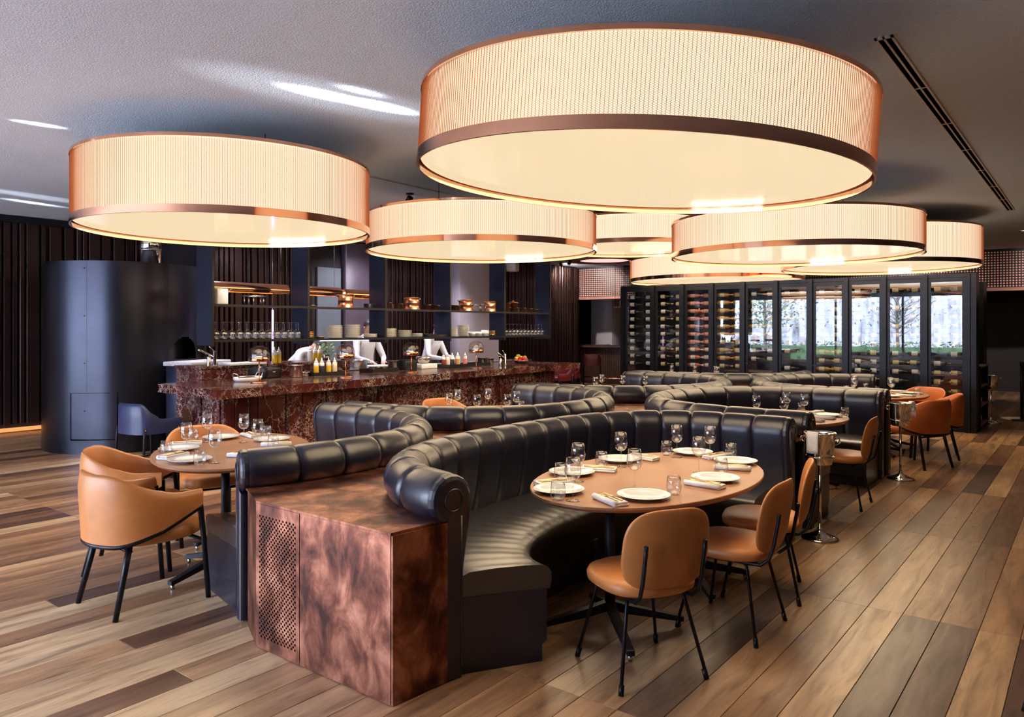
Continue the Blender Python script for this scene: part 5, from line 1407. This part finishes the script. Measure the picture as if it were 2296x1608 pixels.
for i, p in enumerate(WP):
    t_ = (WP[min(i + 1, 10)] - WP[max(i - 1, 0)]).normalized(); ang = math.atan2(t_.y, t_.x)
    g = Geo(); g.box(-0.033, 0.033, -0.05, 0.05, 0.0, WH, T(p.x - W0_.x, p.y - W0_.y, 0) @ RZ(ang)); g.obj('post', 'black_steel', wc)
g = Geo(); g.box(13.27 - W0_.x, 13.62 - W0_.x, 1.44 - W0_.y, 1.51 - W0_.y, 0, WH); g.obj('end_panel', 'black_steel', wc)
# bottles lying in the racks
def bottle_set(glass, label_, foil, fat=1.0):
    q = Matrix.Rotation(PI / 2, 4, 'Y')
    R1 = 0.037 * fat
    body = Geo().lathe([(0.0, 0.002), (R1 * 0.9, 0.0), (R1, 0.006), (R1, 0.185), (R1 * 0.85, 0.205), (0.017, 0.232), (0.0145, 0.25), (0.0145, 0.268)], 16, q, cap0=False).mesh('body', glass)
    lab = Geo().lathe([(R1 + 0.0006, 0.05), (R1 + 0.0006, 0.14)], 16, q, cap0=False, cap1=False).mesh('paper_label', label_)
    cap = Geo().lathe([(0.0152, 0.262), (0.0152, 0.302), (0.0, 0.303)], 12, q, cap0=False).mesh('capsule', foil)
    return (('body', body), ('paper_label', lab), ('capsule', cap))
BK = {'dark': bottle_set('bottle_green', 'label_white', 'tray_black'), 'cream': bottle_set('bottle_green', 'label_cream', 'foil_gold'), 'rose': bottle_set('bottle_rose', 'label_pink', 'label_pink'), 'gold': bottle_set('bottle_gold', 'label_cream', 'foil_gold', 1.1), 'white': bottle_set('bottle_rose', 'label_white', 'label_white'), 'magnum': bottle_set('bottle_green', 'label_cream', 'foil_gold', 1.25)}
KNAME = {'dark': 'white-labelled dark bottle', 'cream': 'cream-labelled dark bottle', 'rose': 'pink-labelled rose bottle', 'gold': 'amber bottle', 'white': 'white-labelled rose bottle', 'magnum': 'large dark bottle'}
rb_ = random.Random(21)
def bottle(kind, x, y, z, rot, label):
    t = thing('wine_bottle', label, 'bottle', (x, y, z), rot, 'wine bottles lying in the cabinet')
    for nm, me in BK[kind]: link(nm, me, t)
    return t
for i, (a, t_, nin_, L, ang) in enumerate(bay_info):
    zlow = 0.75 if i < 7 else (0.4 if i == 7 else 0.15)
    for k, z in enumerate(RACKZ):
        if z < zlow: continue
        top = 14 - k
        if i < 2: kind = 'dark' if (i == 0 or rb_.random() < 0.6) else 'cream'
        elif i == 2: kind = 'rose' if k > 7 else 'white'
        elif i == 3: kind = 'gold' if k > 8 else rb_.choice(['cream', 'gold'])
        elif i < 7: kind = rb_.choice(['cream', 'dark', 'gold'])
        else: kind = rb_.choice(['magnum', 'dark', 'cream'])
        for s in (0, 1):
            if i >= 4 and rb_.random() < 0.18: continue
            xx = 0.045 + s * (L - 0.06) / 2 + rb_.uniform(-0.006, 0.006)
            if xx + 0.30 > L + 0.02 and s == 1: xx = L - 0.305
            p = a + t_ * xx + nin_ * (0.155 + 0.085 * s)
            bottle(kind, p.x, p.y, z, ang, '%s, %s one in %s row down, %s door from left' % (KNAME[kind], ('left', 'right')[s], ORD[top], ORD[i]))

# ------------------------------------------------------------------ ice bucket stands
def bucket_stand(x, y, label, towel, tlabel, rot=0.0):
    t = thing('ice_bucket_stand', label, 'bucket stand', (x, y, 0), rot, 'chrome ice bucket stands')
    g = Geo(); g.lathe([(0.0, 0.0), (0.135, 0.0), (0.138, 0.006), (0.128, 0.016), (0.085, 0.028), (0.045, 0.045), (0.022, 0.06), (0.018, 0.072), (0.022, 0.078), (0.014, 0.085), (0.0, 0.085)], 36, cap0=False, cap1=False); g.obj('base', 'chrome', t)
    g = Geo(); g.tube([(0, 0, 0.08), (0, 0, 0.56)], 0.0125, 12); g.obj('pole', 'chrome', t)
    g = Geo(); g.tube([(0.102 * math.cos(a), 0.102 * math.sin(a), 0.625) for a in [2 * PI * k / 32 for k in range(32)]], 0.006, 8, closed=True); g.tube([(-0.10, 0, 0.622), (0, 0, 0.555), (0.10, 0, 0.622)], 0.006, 8); g.obj('holder_ring', 'chrome', t)
    g = Geo(); g.lathe([(0.0, 0.568), (0.082, 0.566), (0.088, 0.575), (0.098, 0.66), (0.112, 0.79), (0.118, 0.80), (0.119, 0.806), (0.113, 0.806), (0.107, 0.79), (0.084, 0.58), (0.0, 0.578)], 36, cap0=False, cap1=False); bk = g.obj('bucket', 'chrome', t)
    for s in (-1, 1):
        g = Geo(); g.tube([(0.0, s * 0.108, 0.765), (-0.025, s * 0.132, 0.77), (-0.025, s * 0.14, 0.735), (0.0, s * 0.112, 0.72), (0.025, s * 0.14, 0.735), (0.025, s * 0.132, 0.77)], 0.005, 6, closed=True); g.obj('handle', 'chrome', bk)
    # towel draped over the rim
    g = Geo(); n = 11
    M_ = RZ(towel)
    def fn(i, j):
        yy = -0.045 + 0.09 * j / 4
        pr = [(0.06, 0.745), (0.085, 0.79), (0.108, 0.815), (0.124, 0.815), (0.133, 0.80), (0.134, 0.77), (0.134, 0.73), (0.133, 0.69), (0.134, 0.66)]
        r_, z = pr[i]; return (math.sqrt(max(0, r_ * r_ - yy * yy * 0.6)), yy * (1 - 0.01 * i), z)
    g.grid(fn, 9, 5, M_)
    o = g.obj('service_towel', 'linen', None, (x, y, 0), rot); tag(o, tlabel, 'towel', 'white service towels')
    sol = o.modifiers.new('thickness', 'SOLIDIFY'); sol.thickness = 0.008; sol.offset = 1
    return t
bucket_stand(5.94, 1.66, 'chrome ice bucket on a stand beside the front booth, nearest us', math.radians(172), 'white towel hanging over the nearest ice bucket')
bucket_stand(8.80, 1.64, 'chrome ice bucket on a stand beside the second booth', math.radians(-62), 'white towel hanging over the second ice bucket')
bucket_stand(14.88, 1.40, 'chrome ice bucket on a stand right of the wine cabinet, farthest away', math.radians(145), 'white towel hanging over the farthest ice bucket')

# service station at the end of the cabinet
ss = thing('service_station', 'black service cabinet with open timber shelves right of the wine cabinet', 'cabinet', (13.66, 1.42, 0))
g = Geo(); g.box(0, 0.03, 0, 0.55, 0, 1.0); g.box(0.95, 0.98, 0, 0.55, 0, 1.0); g.box(0, 0.98, 0.53, 0.55, 0, 1.0); g.obj('carcass', 'black_steel', ss)
for z in (0.06, 0.36, 0.66, 0.97):
    g = Geo(); g.rbox(0.03, 0.95, 0.0, 0.53, z, z + 0.03, 0.003, 1); g.obj('shelf_board', 'timber_shelf', ss)
for k, z in enumerate((0.0905, 0.3905)):
    for j in range(2):
        o = Geo().rbox(-0.10, 0.10, -0.12, 0.12, 0, 0.08, 0.025, 3).obj('folded_towel', 'linen', None, (13.92 + j * 0.42, 1.60, z)); tag(o, 'folded white towel, %s on the %s shelf of the service cabinet' % (('left', 'right')[j], ('lowest', 'second')[k]), 'towel', 'towels in the service cabinet')
g = Geo(); g.box(15.3, 15.75, 1.55, 2.0, 0, 2.40); struct(g.obj('wall_pillar', 'black_steel'))
st = thing('stanchion', 'slim black barrier post standing by the far doorway', 'post', (15.61, 1.02, 0))
g = Geo(); g.lathe([(0.0, 0), (0.16, 0), (0.16, 0.012), (0.03, 0.03), (0.0, 0.03)], 32, cap0=False, cap1=False); g.obj('base', 'black_steel', st)
g = Geo(); g.tube([(0, 0, 0.02), (0, 0, 1.0)], 0.028, 14); g.obj('pole', 'black_steel', st)
g = Geo(); g.lathe([(0.034, 0.94), (0.034, 1.0), (0.02, 1.02), (0.0, 1.02)], 16); g.obj('cap', 'black_steel', st)
dn = thing('downlight', 'small recessed downlight in the ceiling over the barrier post', 'ceiling light', (15.9, 1.0, CEIL))
g = Geo(); g.lathe([(0.05, -0.012), (0.07, -0.012), (0.07, -0.001), (0.05, -0.001), (0.05, -0.012)], 24, cap0=False, cap1=False); g.obj('trim_ring', 'white_plastic', dn)
g = Geo(); g.lathe([(0.0, -0.003), (0.05, -0.003)], 20, cap0=False, cap1=False); g.obj('lens', 'white_glow', dn)
d_ = bpy.data.lights.new('downlight_beam', 'SPOT'); d_.energy = 260; d_.spot_size = math.radians(13); d_.spot_blend = 0.3; d_.shadow_soft_size = 0.03
o = bpy.data.objects.new('downlight_beam', d_); COL.objects.link(o); o.location = (15.9, 1.0, CEIL - 0.02)

# socket plate on the front booth's base
# ------------------------------------------------------------------ far timber bar
fbx = thing('curved_bar', 'curved dark timber bar in the far left corner', 'bar counter', (21.0, 11.6, 0))
def arc(R_, a): return (R_ * math.cos(math.radians(a)), R_ * math.sin(math.radians(a)))
A0, A1 = 140, 232
g = Geo(); pts = [arc(2.62, a) for a in range(A0, A1 + 1, 4)] + [arc(2.05, a) for a in range(A1, A0 - 1, -4)]; g.prism(pts, 1.04, 1.10); g.obj('countertop', 'timber_dark', fbx)
g = Geo(); pts = [arc(2.40, a) for a in range(A0, A1 + 1, 4)] + [arc(2.15, a) for a in range(A1, A0 - 1, -4)]; g.prism(pts, 0.0, 1.04); g.obj('carcass', 'timber_dark', fbx)
rib_me = Geo().box(-0.022, 0.022, -0.02, 0.0, 0.05, 1.035).mesh('slat', 'timber_dark')
for k in range(60):
    a = A0 + 1 + k * 1.52
    if a < A1: link('slat', rib_me, fbx, (*arc(2.401, a), 0), (0, 0, math.radians(a + 90)))
g = Geo(); g.tube([(*arc(2.52, a), 0.16) for a in range(A0, A1 + 1, 4)], 0.018, 8); g.obj('foot_rail', 'copper_pot', fbx)
g = Geo(); pts = [arc(2.46, a) for a in range(168, 196, 4)] + [arc(2.22, a) for a in range(194, 167, -4)]; g.prism(pts, 1.1015, 1.118); o = g.obj('bar_mat', 'steel', None, (21.0, 11.6, 0)); tag(o, 'shiny steel drip tray on the far curved bar', 'tray')
bs = thing('bottle_shelf', 'small ledge with a spirit bottle left of the wine cabinet', 'shelf', (17.75, 10.05, 2.12))
g = Geo(); g.rbox(-0.3, 0.3, -0.1, 0.1, 0, 0.04, 0.004, 1); g.obj('board', 'timber_shelf', bs)
for s in (-0.25, 0.25):
    g = Geo(); g.tube([(s, 0.08, 0.03), (s, 0.08, CEIL - 2.122)], 0.006, 6); g.obj('hanger', 'black_steel', bs)
t = thing('spirit_bottle', 'clear spirit bottle with a cream label on the small ledge', 'bottle', (17.72, 10.05, 2.161))
g = Geo(); g.lathe([(0.0, 0.0), (0.055, 0.0), (0.057, 0.01), (0.057, 0.15), (0.02, 0.19), (0.016, 0.26)], 18, cap0=False); g.obj('body', 'squeeze_clear', t)
g = Geo(); g.lathe([(0.058, 0.04), (0.058, 0.12)], 18, cap0=False, cap1=False); g.obj('paper_label', 'label_cream', t)
g = Geo(); g.lathe([(0.02, 0.255), (0.03, 0.27), (0.03, 0.31), (0.0, 0.315)], 14); g.obj('stopper', 'tray_black', t)

# ------------------------------------------------------------------ cooks
def person(label, loc, rotz, bend, lh, rh):
    """standing cook facing local +x; bend = forward lean of the upper body; lh, rh = wrists (local)"""
    import mathutils
    hip = Vector((0, 0, 0.95))
    Rb = Matrix.Rotation(bend, 3, 'Y')
    def up(p): return hip + Rb @ (Vector(p) - hip)
    V = []; R_ = []; E = []; part = []
    def add(p, r, parent, kind):
        V.append(Vector(p)); R_.append(r if isinstance(r, tuple) else (r, r)); part.append(kind)
        if parent is not None: E.append((parent, len(V) - 1))
        return len(V) - 1
    pel = add(hip, (0.155, 0.12), None, 'low')
    waist = add(up((0, 0, 1.10)), (0.15, 0.115), pel, 'top')
    chest = add(up((0.01, 0, 1.30)), (0.17, 0.125), waist, 'top')
    upc = add(up((0.01, 0, 1.42)), (0.12, 0.09), chest, 'top')
    neck = add(up((0.02, 0, 1.50)), 0.056, upc, 'skin')
    hb = add(up((0.04, 0, 1.575)), (0.072, 0.080), neck, 'skin')
    hm = add(up((0.045, 0, 1.64)), (0.076, 0.095), hb, 'skin')
    ht = add(up((0.04, 0, 1.71)), (0.055, 0.070), hm, 'skin')
    for s, wr in ((1, lh), (-1, rh)):
        sh_ = add(up((0.0, s * 0.175, 1.40)), 0.068, upc, 'top')
        S = V[sh_]; Wp = Vector(wr)
        mid = (S + Wp) / 2; d = (Wp - S); L = d.length; need = max(0.0, 0.28 ** 2 - (L / 2) ** 2) ** 0.5
        el = add(mid + Vector((-0.25, s * 0.6, -0.75)).normalized() * need, 0.050, sh_, 'top')
        w = add(Wp, 0.034, el, 'top')
        dirw = (Wp - V[el]).normalized(); side = dirw.cross(Vector((0, 0, 1))).normalized()
        palm = add(Wp + dirw * 0.06, (0.036, 0.020), w, 'skin')
        for q, (off, ln) in enumerate(((-0.027, 0.060), (-0.009, 0.072), (0.009, 0.068), (0.026, 0.052))):
            f1 = add(V[palm] + dirw * 0.035 + side * off, 0.0095, palm, 'skin')
            f2 = add(V[f1] + dirw * ln * 0.55 + Vector((0, 0, -0.012)), 0.0088, f1, 'skin')
            add(V[f2] + dirw * ln * 0.35 + Vector((0, 0, -0.028)), 0.008, f2, 'skin')
        t1 = add(Wp + dirw * 0.045 + side * (-s * 0.042), 0.0105, palm, 'skin')
        add(V[t1] + dirw * 0.045 + side * (-s * 0.012) + Vector((0, 0, -0.012)), 0.009, t1, 'skin')
        hp = add((0.0, s * 0.095, 0.88), 0.105, pel, 'low')
        kn = add((0.02, s * 0.11, 0.50), 0.068, hp, 'low'); an = add((-0.02, s * 0.115, 0.09), 0.046, kn, 'low'); add((0.14, s * 0.125, 0.035), 0.036, an, 'shoe')
    me = bpy.data.meshes.new('body'); me.from_pydata([v[:] for v in V], E, []); me.update()
    o = bpy.data.objects.new('body_build', me); COL.objects.link(o)
    sk = o.modifiers.new('skin', 'SKIN'); sk.use_smooth_shade = True
    for i, sv in enumerate(me.skin_vertices[0].data):
        sv.radius = R_[i]; sv.use_root = (i == 0)
    ss_ = o.modifiers.new('sub', 'SUBSURF'); ss_.levels = 2; ss_.render_levels = 2
    dg = bpy.context.evaluated_depsgraph_get(); dg.update()
    bm_ = bpy.data.meshes.new_from_object(o.evaluated_get(dg)); bpy.data.objects.remove(o)
    bm_.materials.clear()
    for m in ('cotton', 'skin', 'apron_dark', 'black_steel'): bm_.materials.append(MAT[m])
    idx = {'top': 0, 'skin': 1, 'low': 2, 'shoe': 3}
    for p in bm_.polygons:
        c = p.center; best = min(range(len(V)), key=lambda i: (V[i] - c).length - R_[i][0] * 0.6)
        p.material_index = idx[part[best]]; p.use_smooth = True
    t = thing('person', label, 'person', loc, rotz, 'cooks in the open kitchen')
    b = link('body', bm_, t)
    H = V[hm]
    def head(p): return H + Rb @ Vector(p)
    g = Geo(); n = 18
    def hair(i, j):
        a = 2 * PI * i / n; ph = math.radians(-8 + 98 * j / 6); r_ = 0.104
        x = -0.012 + r_ * math.cos(ph) * math.cos(a); lift = 0.045 if math.cos(a) > 0.3 and j < 3 else 0
        return head((x, 0.088 * math.cos(ph) * math.sin(a), 0.02 + 0.115 * math.sin(ph) + lift))[:]
    g.grid(hair, n, 7, closed_u=True); g.obj('hair', 'hair_dark', t)
    g = Geo(); g.lathe([(0.0, -0.012), (0.012, -0.008), (0.014, 0.0), (0.007, 0.02), (0.0, 0.026)], 8, T(*head((0.098, 0, -0.012))) @ Rb.to_4x4()); g.obj('nose', 'skin', t)
    for s in (-1, 1):
        g = Geo(); g.lathe([(0.0, -0.007), (0.007, 0.0), (0.0, 0.007)], 8, T(*head((0.088, s * 0.031, 0.016)))); g.obj('eye', 'hair_dark', t)
        g = Geo(); g.lathe([(0.0, -0.026), (0.012, -0.012), (0.015, 0.008), (0.0, 0.028)], 8, T(*head((0.0, s * 0.083, -0.004))) @ Rb.to_4x4()); g.obj('ear', 'skin', t)
    g = Geo(); q0, q1, q2 = head((0.086, -0.022, -0.052)), head((0.094, 0, -0.054)), head((0.086, 0.022, -0.052)); g.tube([q0[:], q1[:], q2[:]], 0.0045, 6); g.obj('mouth', 'fruit_red', t)
    # apron bib over the jacket
    g = Geo()
    def ap(i, j):
        yy = -0.19 + 0.38 * i / 8; z = 0.40 + 0.68 * j / 5
        x = 0.16 - 0.9 * yy * yy; p = Vector((x, yy, z))
        return p[:] if z <= 0.95 else up((x, yy, z))[:]
    g.grid(ap, 9, 6); ob = g.obj('apron', 'apron_dark', t); sl = ob.modifiers.new('thickness', 'SOLIDIFY'); sl.thickness = 0.006
    return t
person('cook in a white jacket bending over the bench behind the four oil bottles', (6.95, 9.72, 0), math.radians(-75), math.radians(52), (0.52, 0.16, 1.02), (0.55, -0.14, 1.02))
person('cook in a white jacket standing at the bench under the second shelf bay', (8.35, 9.62, 0), math.radians(-105), math.radians(14), (0.42, 0.15, 1.06), (0.45, -0.12, 1.06))
person('cook in a white jacket leaning forward at the bench under the middle shelf bay', (9.85, 9.62, 0), math.radians(-80), math.radians(18), (0.44, 0.13, 1.06), (0.42, -0.16, 1.06))

# ceiling lights added to brighten the open kitchen
for k, (x, y) in enumerate(((5.9, 9.45), (7.6, 9.45), (9.3, 9.45), (11.0, 9.45))):
    t = thing('added_kitchen_light', 'small round light added in the ceiling over the kitchen, %s from the oven' % ORD[k], 'ceiling light', (x, y, CEIL), 0, 'added kitchen lights')
    g = Geo(); g.lathe([(0.05, -0.012), (0.07, -0.012), (0.07, -0.001), (0.05, -0.001), (0.05, -0.012)], 24, cap0=False, cap1=False); g.obj('trim_ring', 'white_plastic', t)
    g = Geo(); g.lathe([(0.0, -0.003), (0.05, -0.003)], 20, cap0=False, cap1=False); g.obj('lens', 'white_glow', t)
    d_ = bpy.data.lights.new('kitchen_beam', 'SPOT'); d_.energy = 420; d_.spot_size = math.radians(95); d_.spot_blend = 0.6; d_.shadow_soft_size = 0.06; d_.color = (0.95, 0.9, 1.0)
    o = bpy.data.objects.new('kitchen_beam', d_); COL.objects.link(o); o.location = (x, y, CEIL - 0.03)

def aimed_spot(name, label, loc, aim, power, ang, col, group):
    t = thing(name, label, 'spotlight', loc, 0, group)
    d = (Vector(aim) - Vector(loc)).normalized(); q = Vector((0, 0, -1)).rotation_difference(d).to_matrix().to_4x4()
    g = Geo(); g.lathe([(0.05, -0.001), (0.05, -0.014), (0.0, -0.014)], 20, cap0=True); g.obj('mount', 'black_steel', t)
    g = Geo(); g.lathe([(0.0, 0.02), (0.035, 0.02), (0.04, 0.0), (0.04, -0.09), (0.034, -0.09), (0.034, -0.08), (0.0, -0.08)], 20, T(0, 0, -0.06) @ q, cap0=False, cap1=False); g.obj('can', 'black_steel', t)
    g = Geo(); g.lathe([(0.0, -0.082), (0.033, -0.082)], 18, T(0, 0, -0.06) @ q, cap0=False, cap1=False); g.obj('lens', 'white_glow', t)
    dl_ = bpy.data.lights.new('spot_beam', 'SPOT'); dl_.energy = power; dl_.spot_size = math.radians(ang); dl_.spot_blend = 0.7; dl_.shadow_soft_size = 0.04; dl_.color = col
    o = bpy.data.objects.new('spot_beam', dl_); COL.objects.link(o); o.location = Vector(loc) + Vector((0, 0, -0.06)) + d * 0.10
    o.rotation_euler = d.to_track_quat('-Z', 'Y').to_euler()
for k in range(5):  # spots added to brighten the hanging shelf and the bar
    x = 5.4 + k * 1.36
    aimed_spot('added_shelf_spot', 'added black ceiling spotlight aimed at the hanging shelf, %s from the oven' % ORD[k], (x, 6.9 if k else 7.75, CEIL), (x, 8.2, 1.7), 260, 60, (1.0, 0.86, 0.72), 'spotlights added along the bar')
for k, x in enumerate((7.6, 9.7, 11.6, 15.6)):  # spots added to brighten the kitchen back wall
    aimed_spot('added_wall_spot', 'added black ceiling spotlight washing the kitchen wall, %s from the oven' % ORD[k], (x, 10.3, CEIL), (x, 11.7, 1.0), 150, 110, (0.92, 0.86, 1.0), 'spotlights added for the kitchen wall')
for k, (x, y) in enumerate(((17.0, 3.2), (17.4, 0.2), (16.2, 11.0))):  # spots added to brighten the studded bulkhead and the far corner
    aimed_spot('added_far_spot', 'added black ceiling spotlight before the far studded bulkhead, %s of three' % ('first', 'second', 'leftmost')[k], (x, y, CEIL), ((19.3, y, 2.6) if k < 2 else (20.1, 12.0, 1.5)), 260 if k < 2 else 320, 90, (1.0, 0.86, 0.78), 'spotlights added before the bulkhead')
